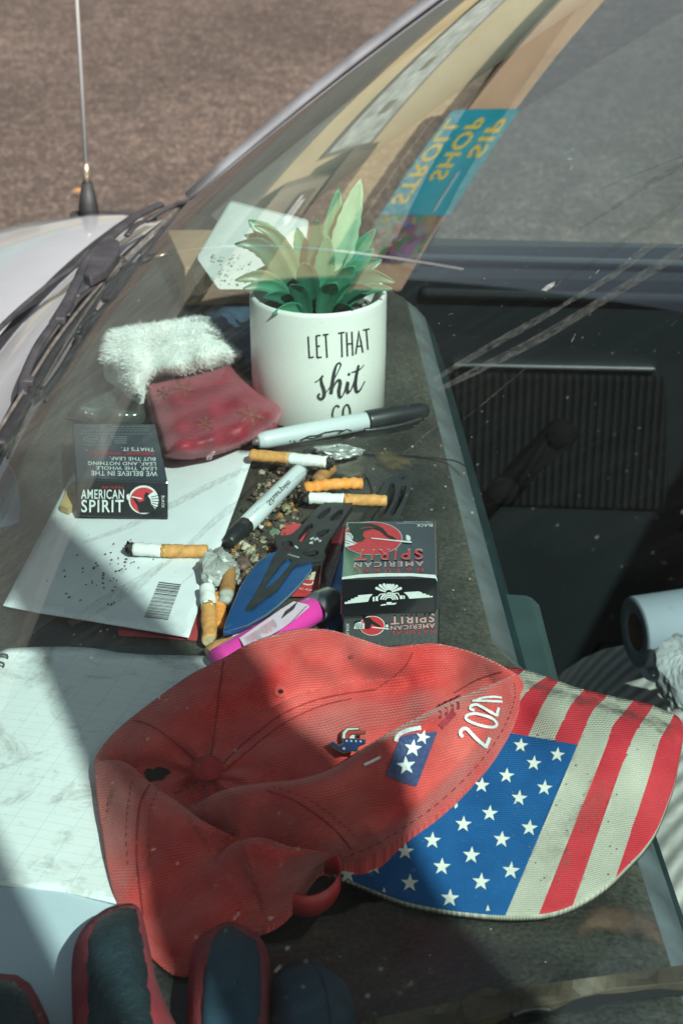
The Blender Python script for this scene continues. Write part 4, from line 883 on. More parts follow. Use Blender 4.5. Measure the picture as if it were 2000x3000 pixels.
while t<.985:
    wd=rg.choice([.012,.012,.02,.032]); l0,l1=A+(D-A)*t,A+(D-A)*min(1,t+wd); r0,r1=B_+(C-B_)*t,B_+(C-B_)*min(1,t+wd)
    mb.add([lift(esf(*p),.0004) for p in (l0,r0,r1,l1)],[(0,1,2,3)]); t+=wd+rg.choice([.012,.014,.022])
mb.obj('barcode',[ink('barcode_grey',(.08,.085,.085),.7)],env)
# tobacco crumbs on the envelope (too many to count)
mb=MB()
for i in range(52):
    u=290+rg.gauss(0,62);v=1700+rg.gauss(0,48)
    if i%3==0: u=340+rg.gauss(0,40); v=1650+rg.gauss(0,25)
    if inside(EP,np.array([u]),np.array([v]))[0]:
        p=esf(u,v)+np.array([0,0,.0006]); l=rg.uniform(.0004,.0019); a=rg.uniform(0,6.28); d=np.array([math.cos(a),math.sin(a),.1])*l; mb.add(*tube([p-d/2,p+np.array([.0002,0,.0003]),p+d/2],[.0002,rg.uniform(.0003,.0006),.0002],5))
tag(mb.obj('tobacco_crumbs',[mat('crumb_brown',(.09,.05,.03),.9,var=.4,vs=400)],None,True),'dark tobacco crumbs scattered on the white envelope','crumbs',kind='stuff')
rs=sheet('red_leaflet',[(345,1835),(347,1861),(460,1866),(577,1875),(604,1738),(660,1570),(560,1560),(400,1700)],lambda u,v:.0012,mat('leaflet_red',(.36,.045,.05),.6,var=.1,vs=50),None,step=None,thick=.0006)
tag(rs,'red leaflet peeping out from beneath the white envelope','leaflet')
def gridpaper():
    m=bpy.data.materials.new('ledger_paper'); m.use_nodes=True; nt=m.node_tree; L=nt.links.new; b=nt.nodes['Principled BSDF']; uv=_n(nt,'ShaderNodeUVMap'); uv.uv_map='UVMap'; tc=_n(nt,'ShaderNodeTexCoord')
    sx=_n(nt,'ShaderNodeSeparateXYZ'); L(uv.outputs[0],sx.inputs[0])
    def lines(o,per,wd):
        d=_n(nt,'ShaderNodeMath',operation='DIVIDE'); L(o,d.inputs[0]); d.inputs[1].default_value=per
        f=_n(nt,'ShaderNodeMath',operation='FRACT'); L(d.outputs[0],f.inputs[0]); c=_n(nt,'ShaderNodeMath',operation='LESS_THAN'); L(f.outputs[0],c.inputs[0]); c.inputs[1].default_value=wd/per; return c.outputs[0]
    a=lines(sx.outputs[0],.0145,.00028); e=lines(sx.outputs[1],.0062,.00026)
    mxm=_n(nt,'ShaderNodeMath',operation='MAXIMUM'); L(a,mxm.inputs[0]); L(e,mxm.inputs[1])
    n=_n(nt,'ShaderNodeTexNoise'); n.inputs['Scale'].default_value=32; n.inputs['Detail'].default_value=10; n.inputs['Roughness'].default_value=.75; n.inputs['Distortion'].default_value=.8; L(tc.outputs['Object'],n.inputs[0])
    r=_n(nt,'ShaderNodeMapRange'); r.inputs['From Min'].default_value=.52; r.inputs['From Max'].default_value=.68; r.inputs['To Max'].default_value=.85; L(n.outputs[0],r.inputs[0])
    m1=_n(nt,'ShaderNodeMix',data_type='RGBA'); k=_n(nt,'ShaderNodeMath',operation='MULTIPLY'); k.inputs[1].default_value=.5; L(mxm.outputs[0],k.inputs[0]); L(k.outputs[0],m1.inputs[0]); m1.inputs[6].default_value=(.66,.69,.68,1); m1.inputs[7].default_value=(.25,.40,.48,1)
    m2=_n(nt,'ShaderNodeMix',data_type='RGBA'); L(r.outputs[0],m2.inputs[0]); L(m1.outputs[2],m2.inputs[6]); m2.inputs[7].default_value=(.30,.29,.26,1); L(m2.outputs[2],b.inputs['Base Color']); b.inputs['Roughness'].default_value=.85
    n3=_n(nt,'ShaderNodeTexNoise'); n3.inputs['Scale'].default_value=45; L(tc.outputs['Object'],n3.inputs[0]); bp=_n(nt,'ShaderNodeBump'); bp.inputs['Strength'].default_value=.3; bp.inputs['Distance'].default_value=.002; L(n3.outputs[0],bp.inputs['Height']); L(bp.outputs[0],b.inputs['Normal'])
    return m
# ledger pad: flat sheet in world axes, ruled with its own small grid
gz=lambda u,v:.0022+.0012*math.sin(u*.011)*math.sin(v*.006+1)+.0035*max(0,(1960-v)/70)**2
GP=[(-160,1990),(-60,1945),(0,1908),(25,1899),(110,1895),(195,1894),(270,1898),(350,1912),(430,1918),(640,1922),(800,1990),(820,2300),(700,2700),(560,2690),(345,2645),(180,2608),(80,2598),(0,2590),(-200,2570)]
pad=thing('ledger_pad',P(200,2250,0),'stained white ruled ledger sheet lying under the cap','paper')
v,tri=fill(GP,24); T=np.array([P(a,b,gz(a,b)) for a,b in v]); B=T-np.array([0,0,.0012]); n=len(T); tri=[f if np.cross(T[f[1]]-T[f[0]],T[f[2]]-T[f[0]])[2]>0 else f[::-1] for f in tri]
a_=math.radians(-16); R2=np.array([[math.cos(a_),-math.sin(a_)],[math.sin(a_),math.cos(a_)]]); U=T[:,:2]@R2
Fc=list(tri)+[tuple(i+n for i in f[::-1]) for f in tri]+[(b,a,a+n,b+n) for a,b in bedges(tri)]
O('sheet',np.r_[T,B],Fc,gridpaper(),pad,True,uv=np.r_[U,U])
V,Fc=tube(cr([P(u,v,z) for u,v,z in [(-10,1930,.002),(0,1918,.006),(22,1920,.006),(20,1935,.001)]],5),.0006,6); mb=MB(); mb.add(V,Fc); V,Fc=tube(cr([P(u,v,z) for u,v,z in [(-14,1950,.002),(-4,1940,.006),(12,1945,.006),(8,1958,.001)]],5),.0006,6); mb.add(V,Fc); mb.obj('binding_wire',[rub],pad,True)
lp=sheet('loose_paper',[(-200,2560),(0,2575),(80,2584),(180,2594),(345,2630),(400,2680),(430,2900),(450,3300),(-200,3300)],.0006,mat('plain_paper',(.43,.51,.56),.85,var=.06,vs=12,bump=.3,bs=40),None,thick=.0005)
tag(lp,'plain bluish white sheet of paper beneath the ledger sheet and the glove','paper')

# ------------------------------------------------------------------ cigarette packs
PB=mat('pack_black',(.008,.010,.012),.3,var=.2,vs=60,coat=1.0,spec=.7,cior=1.6); PT=mat('pack_cellophane',(.010,.013,.016),.3,var=.2,vs=60,coat=1.0,spec=.8,cior=2.6); WI=ink('pack_white',(.62,.66,.64),.45); RI=ink('pack_red',(.50,.035,.045),.45); BI=ink('pack_inkblack',(.006,.008,.008),.5); GI=ink('pack_green',(.01,.03,.02),.5); OL=ink('pack_pink',(.55,.30,.30),.5)
def hexa(top,bot,m,name,parent,bw=.0008):
    """box from 4 top corners and 4 bottom corners (points)"""
    o=O(name,list(top)+list(bot),[(0,1,2,3),(7,6,5,4),(0,4,5,1),(1,5,6,2),(2,6,7,3),(3,7,4,0)],m,parent,mi=[1,0,0,0,0,0] if isinstance(m,list) else None); return bevel(o,bw,2)
# order of corners: near-left, near-right, far-right, far-left
# left pack
lk=thing('cigarette_pack',P(355,1500,0),'black cigarette pack lying face down on the white envelope beside the stocking','cigarette pack','black cigarette packs')
zt=.0265;tp=[P(223,1402,zt),P(493,1412,zt),P(455,1242,zt),P(212,1240,zt)]; bo=[p-np.array([0,0,.0225]) for p in tp]
bo[0]=P(224,1514,.0042);bo[1]=tp[1]+bo[0]-tp[0]
hexa(tp,bo,[PB,PT],'carton',lk)
ts=szp(zt); fs=splane(tp[0],tp[1],bo[0])
mb=MB()
dec_text(mb,'AMERICAN',up(238,364,1434,1462),fs,.0004,0,1.1); dec_text(mb,'SPIRIT',up(239,363,1464,1501),fs,.0004,0,1.15)
dec_poly(mb,ell(421,1464,44,42),fs,.0004,0); dec_poly(mb,ell(421,1465,39,37),fs,.0007,1)
dec_poly(mb,X(.5102,0,1150,[(800,690),(790,650),(765,610),(775,600),(800,630),(830,620),(828,590),(840,570),(870,590),(900,640),(880,690)]),fs,.001,2)
dec_poly(mb,X(.5102,0,1150,[(850,592),(880,570),(905,585),(912,620),(905,655),(885,662),(870,640),(865,615)]),fs,.0012,0)
for k in range(5): dec_ribbon(mb,X(.5102,0,1150,[(868+k*2,600+k*12),(915-k*2,590+k*18)]),2.2,fs,.0014,2)
dec_ribbon(mb,X(.5102,0,1150,[(758,598),(815,610)]),3.5,fs,.0012,0); dec_poly(mb,X(.5102,0,1150,[(728,590),(740,580),(742,600),(738,618),(730,612)]),fs,.0004,0)
dec_text(mb,'BLACK',[(474,1452),(474,1488),(482,1488),(482,1452)],fs,.0004,0,1.2)
dec_text(mb,'NATURAL',up(300,362,1424,1431),fs,.0004,1,1.5)
for s,x0,x1,y0,y1,mm in [('WE BELIEVE IN THE',268,462,1381,1395,0),('LEAF, THE WHOLE',283,459,1366,1378,0),('LEAF, AND NOTHING',258,457,1352,1364,0),('BUT THE LEAF.',322,456,1340,1350,0),('ORGANIC TOBACCO',262,452,1324,1334,1),("THAT'S IT.",356,452,1312,1323,0)]:
    dec_text(mb,s,flip(x0,x1,y0,y1,-2,0),ts,.0004,mm,1.05)
for x0,x1,y in ((240,440,1262),(268,440,1256),(255,300,1249),(330,440,1249),(236,446,1271),(244,330,1303)):
    x=x0; rg=random.Random(x0)
    while x<x1: w_=rg.uniform(4,11); dec_ribbon(mb,[(x,y),(min(x+w_,x1),y+.4)],2.2,ts,.0004,3); x+=w_+3
for k in range(4):
    dec_ribbon(mb,[(326+k*3,1279+k*6),(372,1280+k*6)],3,ts,.0004,3)
dec_poly(mb,ell(273,1286,28,10),ts,.0004,3,holes=[ell(273,1286,25,8)]); dec_text(mb,'spirit',flip(255,292,1281,1291),ts,.0004,3)
mb.obj('print',[WI,RI,BI,ink('pack_faint',(.16,.19,.19),.5)],lk)
# right hand stack: lower pack
r1=thing('cigarette_pack',P(1150,1870,0),'black cigarette pack at the bottom of the stack, half hidden by the cap','cigarette pack','black cigarette packs')
z1=.0225; tp=[P(1003,1800,z1),P(1288,1782,z1),P(1283,1610,z1),P(1014,1625,z1)]; bo=[p-np.array([0,0,.022]) for p in tp]; bo[0]=P(1003,1905,.0006); bo[1]=tp[1]+bo[0]-tp[0]
hexa(tp,bo,[PB,PT],'carton',r1); fs=splane(tp[0],tp[1],bo[0]); cx=lambda l:X(.2551,950,1480,l); mb=MB()
dec_text(mb,'SPIRIT',[(1271,1797),(1143,1805),(1144,1830),(1272,1822)],fs,.0004,4,1.15); dec_text(mb,'AMERICAN',[(1273,1825),(1143,1834),(1144,1846),(1274,1839)],fs,.0004,4,1.15); dec_text(mb,'NATURAL',[(1274,1842),(1145,1849),(1146,1858),(1274,1853)],fs,.0004,1,1.6)
dec_poly(mb,ell(1090,1833,37,29),fs,.0004,0); dec_poly(mb,ell(1090,1833,35,27),fs,.0007,1)
dec_poly(mb,cx([(470,1420),(460,1330),(430,1290),(520,1290),(560,1330),(620,1370),(660,1400),(620,1400),(540,1360),(520,1420)]),fs,.001,2); dec_poly(mb,cx([(340,1420),(350,1360),(400,1340),(460,1360),(455,1420)]),fs,.001,0)
for k in range(5): dec_ribbon(mb,cx([(352+k*22,1355),(372+k*16,1415)]),1.6,fs,.0013,2)
dec_ribbon(mb,cx([(545,1402),(740,1422)]),3.4,fs,.0013,0); dec_poly(mb,ell(1133,1834,4,5,10),fs,.0008,0); dec_text(mb,'BLACK',[(1014,1862),(1014,1826),(1022,1826),(1022,1862)],fs,.0004,0,1.2)
mb.obj('print',[WI,RI,BI,GI,OL],r1)
# right hand stack: upper pack, tilted a little
r2=thing('cigarette_pack',P(1150,1740,.023),'black cigarette pack with red disc face up on top of the stack','cigarette pack','black cigarette packs')
zn,zf_=.0455,.035; tp=[P(1000,1694,zn),P(1281,1690,zn),P(1277,1524,zf_),P(1012,1529,zf_)]; dn=np.array([0,-.001,-.0222]); bo=[P(998,1802,.0232),tp[1]+P(998,1802,.0232)-tp[0],tp[2]+np.array([0,0,-.012]),tp[3]+np.array([0,0,-.012])]
bo[2][2]=.0232;bo[3][2]=.0232
hexa(tp,bo,[PB,PT],'carton',r2); ts=splane(tp[0],tp[1],tp[3]); fs=splane(tp[0],tp[1],bo[0]); mb=MB()
E2_=[p for p in ell(1089,1577,88,50,60)]; clipx=lambda l,x:[(max(a,x+ (1690-b)*.07),b) for a,b in l]
cl=lambda l:[(max(a,1001.5+(1690-b)*.072),max(b,1527.5)) for a,b in l]
dec_poly(mb,cl(ell(1089,1577,89.5,49.5,60)),ts,.0004,5); dec_poly(mb,cl(ell(1089,1577,86.5,47,60)),ts,.0007,1)
dec_poly(mb,cx([(270,205),(290,280),(280,330),(340,420),(430,420),(470,380),(440,350),(450,300),(560,270),(640,300),(700,350),(760,385),(830,400),(800,370),(730,340),(660,260),(600,225),(500,205)]),ts,.001,3)
dec_poly(mb,cx([(560,268),(630,290),(700,350),(760,388),(835,402),(800,368),(735,342),(665,258),(610,250)]),ts,.0012,2)
dec_poly(mb,cx([(242,312),(300,318),(330,360),(320,410),(380,440),(340,455),(236,480)]),ts,.0012,0)
for l in ([(250,330),(300,345),(320,400)],[(240,400),(300,420),(370,445)],[(238,430),(290,445)]): dec_ribbon(mb,cx(l),1.5,ts,.0015,2)
dec_ribbon(mb,cx([(538,378),(700,395),(850,410),(1000,424)]),[3,3.5,4,5],ts,.0015,0); dec_poly(mb,cx([(935,345),(955,340),(985,360),(990,395),(970,412),(940,398)]),ts,.001,0); dec_ribbon(mb,cx([(415,270),(500,252),(560,258)]),2,ts,.0014,1)
dec_text(mb,'SPIRIT',[(1237,1607),(1046,1609),(1037,1642),(1238,1638)],ts,.0015,5,1.3); dec_text(mb,'SPIRIT',[(1236,1609.5),(1047,1611.5),(1039,1640),(1237,1636)],ts,.0018,1,1.3)
dec_text(mb,'AMERICAN',[(1240,1644),(1038,1647),(1036,1663),(1241,1658)],ts,.0006,4,1.3); dec_text(mb,'NATURAL',[(1239,1664),(1038,1667),(1037,1679),(1240,1676)],ts,.0006,1,2.0)
dec_text(mb,'BLACK',flip(1220,1267,1535,1543),ts,.0005,0,1.1); dec_text(mb,'TOBACCO INGREDIENTS:',flip(1160,1268,1531,1534.5),ts,.0005,5,1.0); dec_text(mb,'TOBACCO & WATER',flip(1182,1267,1527,1530),ts,.0005,5,1.0)
# emblem on the end
for l in ([(232,1135),(232,1112),(270,1110),(270,1095),(305,1093),(305,1075),(345,1072),(345,1058),(385,1055),(385,1035),(555,1020),(520,1060),(500,1108)],[(1243,1056),(1243,1042),(1205,1043),(1205,1030),(1165,1030),(1165,1015),(1122,1016),(1120,1002),(1080,990),(910,1000),(950,1035),(975,1075)],
  [(555,1105),(553,1055),(575,1052),(578,1102)],[(588,1100),(586,1048),(612,1046),(618,1100)],[(865,1078),(862,1040),(895,1035),(898,1076)],[(905,1075),(903,1038),(920,1036),(924,1074)],[(640,1155),(655,1140),(705,1132),(705,1150)],[(775,1145),(775,1125),(830,1120),(815,1138)],[(712,1145),(712,1114),(772,1112),(772,1143)]): dec_poly(mb,cx(l),fs,.0004,0)
for k in range(8):
    a=math.radians(-68+k*19.4); c=np.array((738,1010)); d=np.array((math.sin(a),-math.cos(a))); nn=np.array((d[1],-d[0])); R=[170,150,128,108,108,120,140,165][k]*.92
    dec_poly(mb,cx([tuple(c+d*38-nn*6),tuple(c+d*R-nn*17),tuple(c+d*(R+12)),tuple(c+d*R+nn*17),tuple(c+d*38+nn*6)]),fs,.0004,0)
for r_,w_ in ((92,5),(66,4),(42,4)): dec_ribbon(mb,cx([(742+r_*1.05*math.cos(t),1092-r_*.85*math.sin(t)) for t in np.linspace(.1,math.pi-.1,16)]),w_,fs,.0004,0)
dec_ribbon(mb,cx([(615,1050),(640,1022),(700,1018),(740,1004),(800,1014),(845,1010),(860,1040)]),3,fs,.0004,0)
# white inner edge of the lid
dec_poly(mb,cx([(198,852),(205,825),(400,795),(700,780),(1000,782),(1270,800),(1288,830),(1296,880),(1275,840),(1000,815),(700,818),(400,832)]),fs,.0006,0)
mb.obj('print',[WI,RI,BI,GI,OL,ink('pack_silver',(.3,.34,.35),.4)],r2)

# ------------------------------------------------------------------ marker pens
def pen(name,a,b,prof,label):
    """prof: list of sections (part name, material, [(t, radius)...]) along a -> b"""
    a=np.array(a);b=np.array(b); t_=thing(name,(a+b)/2-np.array([0,0,prof[0][2][0][1]]),label,'marker pen','permanent markers')
    for nm,m,pr in prof:
        V,Fc=tube([a+(b-a)*t for t,_ in pr],[r for _,r in pr],18); O(nm,V,Fc,m,t_,True)
    return t_
BAR=mat('barrel_grey',(.50,.55,.56),.3,var=.05,vs=40,coat=.3); CAPB=mat('pen_black',(.014,.017,.018),.35,var=.15,vs=60,dust=.2,dcol=(.06,.07,.07),dsc=60)
a=P(738,1296,.012); b=P(1252,1199,.012)
p1=pen('marker_pen',a,b,[('barrel',BAR,[(.03,.0035),(.035,.0048),(.08,.0057),(.3,.0061),(.64,.0061),(.645,.0055)]),('cap',CAPB,[(.64,.0064),(.66,.0068),(.8,.0066),(.95,.0056),(.99,.0046),(1.0,.003)]),('end_plug',MATS['worn_metal'],[(.0,.0022),(.028,.0026),(.034,.0026)])],'larger grey permanent marker with black cap leaning at the foot of the white pot')
q=[a+(b-a)*t+np.array(d) for t,d in ((.63,(0,-.006,-.0035)),(.7,(0,-.0075,-.004)),(.85,(0,-.0078,-.004)),(.97,(0,-.006,-.003)))]; V,Fc=tube(cr(q,5),.0016,8); O('clip',V,Fc,CAPB,p1,True)
def psf(a,b,r):
    a=np.array(a);b=np.array(b);ax=(b-a)/np.linalg.norm(b-a)
    def f(u,v):
        d=ray(u,v); w0=CAM-a; dp_=d-ax*(d@ax); wp=w0-ax*(w0@ax); A=dp_@dp_;Bq=2*dp_@wp;C=wp@wp-r*r; D=Bq*Bq-4*A*C
        t=(-Bq-math.sqrt(max(D,0)))/(2*A); return CAM+t*d
    return f
mb=MB(); s1=psf(a,b,.0063)
for l,w in (([(880,1290),(905,1278),(930,1276),(950,1268),(985,1262),(1010,1262)],4.5),([(895,1283),(915,1285),(945,1276)],3),([(990,1270),(1015,1258),(1030,1262)],3.5),([(880,1302),(940,1294),(1000,1284)],2),([(850,1290),(856,1306),(862,1290),(868,1302)],4)): dec_ribbon(mb,l,w,s1,.0003)
mb.obj('lettering',[inkb],p1)
a=P(885,1374,.009); b=P(668,1590,.006)
p2=pen('marker_pen',a,b,[('barrel',BAR,[(.0,.002),(.015,.0042),(.06,.0052),(.5,.0055),(.79,.0053)]),('cap',CAPB,[(.78,.0055),(.86,.0054),(.99,.0040),(1.0,.0028)])],'smaller pale grey marker slipped under the edge of the envelope')
mb=MB(); s2=psf(a,b,.0057); dec_text(mb,'Sharpie',[(776,1468),(842,1402),(856,1418),(792,1482)],s2,.0003,0); mb.obj('lettering',[ink('print_grey',(.1,.1,.1),.7)],p2)

# ------------------------------------------------------------------ cigarette butts
CP=mat('cigarette_paper',(.68,.68,.64),.85,var=.06,vs=90,bump=.2,bs=500); CF=mat('filter_tan',(.58,.27,.075),.75,var=.18,vs=260,dust=.25,dcol=(.72,.42,.18),dsc=260); CO_=mat('filter_orange',(.72,.24,.03),.8,var=.2,vs=200,dust=.6,dcol=(.75,.48,.2),dsc=240,bump=.6,bs=300); AS=mat('ash_dark',(.05,.045,.04),.95,var=.6,vs=500,bump=.8,bs=700); CB=mat('filter_brown',(.34,.16,.05),.8,var=.2,vs=200); GE=mat('filter_end',(.45,.36,.22),.95,var=.2,vs=600); GR_=mat('gold_band',(.6,.45,.15),.4,metal=.7)
def jit(V,amp,sd):
    r=np.random.RandomState(sd); return V+r.normal(0,amp,V.shape)
def butt(label,secs,r,bend=0,flat=.9):
    """secs: list of (part, material, (u,v,z) start, (u,v,z) end)"""
    c0=P(*secs[0][2]); t_=thing('cigarette_butt',(c0[0],c0[1],max(0,c0[2]-r)),label,'cigarette butt','cigarette butts')
    for k,(nm,m,s,e) in enumerate(secs):
        s_,e_=P(*s),P(*e); n=14; rr=r*(.8 if nm=='ash' else 1.0)
        pts=[s_+(e_-s_)*i/n+np.array([0,0,bend*math.sin(i/n*3.1)]) for i in range(n+1)]
        rad=[rr*(1+.03*math.sin(i*.8+k+len(label))) if nm in('paper','filter') else rr*(1+.16*math.sin(i*2.7+k)) for i in range(n+1)]
        V,Fc=tube(pts,rad,16,flat=flat); V=jit(V,.00017 if nm!='ash' else .0006,k+len(label)); O(nm,V,Fc,m,t_,True)
        if nm=='filter':
            V,Fc=tube([pts[-1]-(e_-s_)*.004,pts[-1]+(e_-s_)*.012],[rr*.93,rr*.9],16,flat=flat); O('filter_end',V,Fc,GE,t_)
            ax=(e_-s_); V,Fc=tube([s_+ax*.06,s_+ax*.09],[rr*1.02]*2,16,flat=flat); O('band',V,Fc,GR_ if m is CF else m,t_,True)
    return t_
butt('long cigarette butt with tan filter just below the larger marker',[('filter',CF,(850,1343,.016),(736,1333,.014)),('paper',CP,(848,1343,.016),(958,1354,.017)),('ash',AS,(955,1354,.017),(972,1356,.016))],.0040)
butt('straight cigarette butt with white paper and tan filter above the upper pack',[('filter',CF,(1006,1464,.012),(1129,1467,.010)),('paper',CP,(1008,1464,.012),(906,1459,.012)),('ash',AS,(908,1459,.012),(893,1457,.010))],.0039)
butt('crumpled bright orange butt lying against the straight white cigarette',[('stub',CO_,(893,1430,.014),(1058,1417,.013))],.0039,bend=.001)
butt('cigarette butt lying alone on the white envelope',[('filter',CF,(473,1613,.0085),(607,1616,.0085)),('paper',CP,(475,1613,.0085),(392,1608,.0085)),('ash',AS,(394,1608,.0085),(380,1606,.0075))],.0041)
butt('upright cigarette butt with white paper and dirty tan filter end beside the envelope corner',[('filter',CF,(612,1776,.008),(615,1878,.006)),('paper',CP,(612,1778,.008),(606,1722,.010))],.0042)
butt('short brown butt with grey paper next to the blue blade',[('filter',CB,(664,1742,.010),(672,1672,.010)),('paper',mat('grey_paper',(.34,.34,.31),.9,var=.2,vs=300),(664,1740,.010),(662,1768,.008))],.0040)
butt('crushed orange butt squeezed between the two upright butts',[('stub',CO_,(640,1745,.006),(646,1838,.005))],.0036)
butt('brown butt lying across the tip of the pink lighter label',[('filter',CB,(680,1872,.010),(612,1914,.007)),('paper',CP,(678,1873,.010),(735,1838,.013))],.0042)
butt('dull brown butt tucked behind the crumpled orange one',[('filter',CB,(930,1408,.008),(968,1372,.008))],.0042)

# ------------------------------------------------------------------ knives
KB=mat('blade_blue',(.014,.12,.36),.24,metal=.6,var=.15,vs=30); KS=mat('blade_edge',(.55,.58,.6),.25,metal=.9); KH=mat('handle_black',(.016,.019,.020),.5,var=.2,vs=80,dust=.3,dcol=(.06,.065,.065),dsc=40)
cy=lambda l:X(.4783,600,1300,l)
k1=thing('throwing_knife',P(780,1700,0),'blue bladed throwing knife with skeleton handle, point towards the cap, next to the pink lighter','knife','blue throwing knives')
kz=lambda u,v:.0105+.009*max(0,min(1,(v-1480)/300))
def kplate(name,poly,zf,th,m,parent,holes=(),bw=.0006):
    o=sheet(name,poly,zf,m,parent,thick=th,holes=holes); return bevel(o,bw,2) if bw else o
blade=[(112,1155),(128,1090),(160,1010),(215,880),(270,790),(330,722),(400,668),(445,655),(480,690),(560,720),(640,718),(662,738),(655,765),(600,840),(540,905),(455,985),(370,1050),(260,1112),(160,1150)]
kplate('blade',cy(blade),kz,.0022,KB,k1)
mb=MB(); ks=lambda u,v:P(u,v,kz(u,v)); dec_ribbon(mb,cy([(116,1155),(262,1113),(372,1051),(457,986),(542,906),(602,841),(657,766)]),[2,4.5,5.5,5.5,5,4,2],ks,.0006); dec_ribbon(mb,cy([(113,1150),(130,1088),(162,1008),(217,878),(272,788),(332,720),(402,666)]),[1,1.6,1.6,1.6,1.6,1.6,1],ks,.0006); mb.obj('cutting_edge',[KS],k1)
ho=cr([(250,1010),(300,930),(370,800),(420,690),(445,640),(425,575),(445,560),(520,555),(590,500),(640,440),(700,380),(790,330),(880,330),(905,372),(880,410),(820,500),(735,640),(740,680),(722,712),(640,720),(605,727),(550,745),(508,800),(445,890),(362,950),(290,1003)],3,True)
holes=[cy(cr(h,3,True)) for h in ([(370,880),(372,860),(440,770),(490,712),(520,706),(530,722),(480,790),(420,850)],[(470,600),(520,592),(540,622),(510,650),(480,640)],[(605,680),(612,655),(680,650),(695,672),(660,690)],[(575,590),(580,560),(640,490),(660,500),(640,550),(600,595)],[(685,560),(690,540),(755,520),(752,545),(710,570)],[(690,460),(700,430),(760,390),(768,408),(730,450)],[(770,470),(780,440),(830,400),(845,415),(820,460)])]
kplate('handle',cy(ho),lambda u,v:kz(u,v)+.0012,.0034,KH,k1,holes)
mb=MB(); h1=lambda u,v:P(u,v,kz(u,v)+.0012); dec_text(mb,'STAINLESS',cy([(505,682),(575,700),(580,692),(512,672)]),h1,.0003)
for l in ([(640,610),(660,600),(655,615)],[(670,590),(690,578),(695,590)],[(645,585),(668,575)],[(700,600),(712,590)],[(552,625),(570,640)]): dec_ribbon(mb,cy(l),5,h1,.0003)
mb.obj('marking',[ink('mark_white',(.5,.52,.52),.6)],k1)
k2=thing('throwing_knife',P(1010,1720,0),'blue throwing knife lying mostly under the stacked cigarette packs with looped handle end','knife','blue throwing knives')
k2z=lambda u,v:.004+.004*max(0,min(1,(1700-v)/250))
kplate('blade',cy([(740,1145),(732,1050),(745,950),(770,850),(805,740),(838,650),(900,640),(960,700),(950,900),(860,1080),(800,1140)]),k2z,.0022,KB,k2)
kplate('handle',cy(cr([(838,660),(870,580),(930,500),(975,455),(1000,400),(1060,310),(1110,225),(1150,190),(1215,180),(1270,208),(1275,250),(1240,330),(1200,430),(1180,490),(1100,600),(1000,690),(920,690)],3,True)),k2z,.0032,KH,k2,[cy(cr(h,3,True)) for h in ([(1030,470),(1020,450),(1100,330),(1135,245),(1160,250),(1160,320),(1110,420)],[(1130,420),(1180,340),(1200,260),(1232,258),(1220,320),(1180,400),(1150,440)],[(1188,205),(1205,200),(1225,205),(1215,216),(1195,216)])])
# sheath, leather strip and red card under the knives
sh=sheet('knife_sheath',cy([(735,600),(800,520),(862,480),(840,600),(830,680),(790,800),(740,960),(690,900),(705,760)]),lambda u,v:.0075,mat('sheath_red',(.12,.012,.018),.25,var=.3,vs=60,coat=.4,bump=.4,bs=120),None,thick=.005); bevel(sh,.002,3); tag(sh,'dark red glossy strip lying between the two knives','sheath')
rc=thing('red_carton',P(850,1700,0),'flattened red carton with a cream label underneath the near knife','carton')
rz=lambda u,v:.0045
sheet('card',cy([(485,480),(585,490),(760,560),(745,960),(690,915),(500,915),(440,840),(440,640)]),rz,mat('card_red',(.50,.04,.045),.45,var=.1,vs=40,coat=.2),rc,thick=.0022)
mb=MB(); rsf=szp(.0045); dec_poly(mb,cy([(580,830),(640,745),(705,730),(668,835)]),rsf,.0005,0); dec_text(mb,'63',cy([(606,830),(640,832),(668,760),(640,752)]),rsf,.0009,1); dec_ribbon(mb,cr(cy([(575,845),(620,862),(655,860),(665,842)]),4),4,rsf,.0005,2)
dec_text(mb,'PACK OF 20',cy([(672,905),(540,885),(543,876),(675,894)]),rsf,.0005,2); mb.obj('print',[ink('card_cream',(.6,.54,.4),.6),ink('card_ink',(.12,.1,.08),.6),ink('card_white',(.65,.6,.58),.5)],rc)
ls=sheet('leather_strip',cy([(290,760),(330,560),(420,480),(600,370),(700,330),(720,360),(590,470),(430,600),(395,660),(330,720)]),lambda u,v:.003,mat('leather_dark',(.045,.036,.028),.7,var=.3,vs=50,bump=.5,bs=200),None,thick=.0026); bevel(ls,.001,2); tag(ls,'dark brown flat leather strip beneath the knife handle','strap')
# lighter
lt=thing('lighter',P(830,1840,0),'bright pink pocket lighter with a paper label beside the blue blade','lighter')
A=P(932,1778,.010);Bv=P(640,1940,.010); V,Fc=tube([A+(Bv-A)*t for t in (0,.02,.06,.15,.5,.94,.98,1)],[.0072,.0082,.0088,.0090,.0090,.0088,.0084,.007],24,flat=.8); O('body',V,Fc,mat('lighter_pink',(.62,.045,.30),.2,var=.05,vs=30,coat=.6),lt,True)
ax=(A-Bv)/np.linalg.norm(A-Bv); V,Fc=tube([A-ax*.004,A+ax*.002,A+ax*.010,A+ax*.0125],[.0090,.0093,.0090,.0076],24,flat=.84); O('metal_hood',V,Fc,mat('lighter_metal',(.5,.5,.48),.3,metal=.9,var=.2,vs=60),lt,True)
V,Fc=tube([A+ax*.009+np.array([.003,-.003,.0]),A+ax*.009+np.array([.007,-.006,.0])],[.003,.003],14); O('spark_wheel',V,Fc,rub,lt,True)
mb=MB(); lsf=lambda u,v:P(u,v,.0215-.00006*abs(v-(1870-(u-800)*.56))); LP=cy([(212,1190),(470,1010),(545,965),(632,985),(640,1000),(560,1070),(470,1135),(330,1215),(240,1240)])
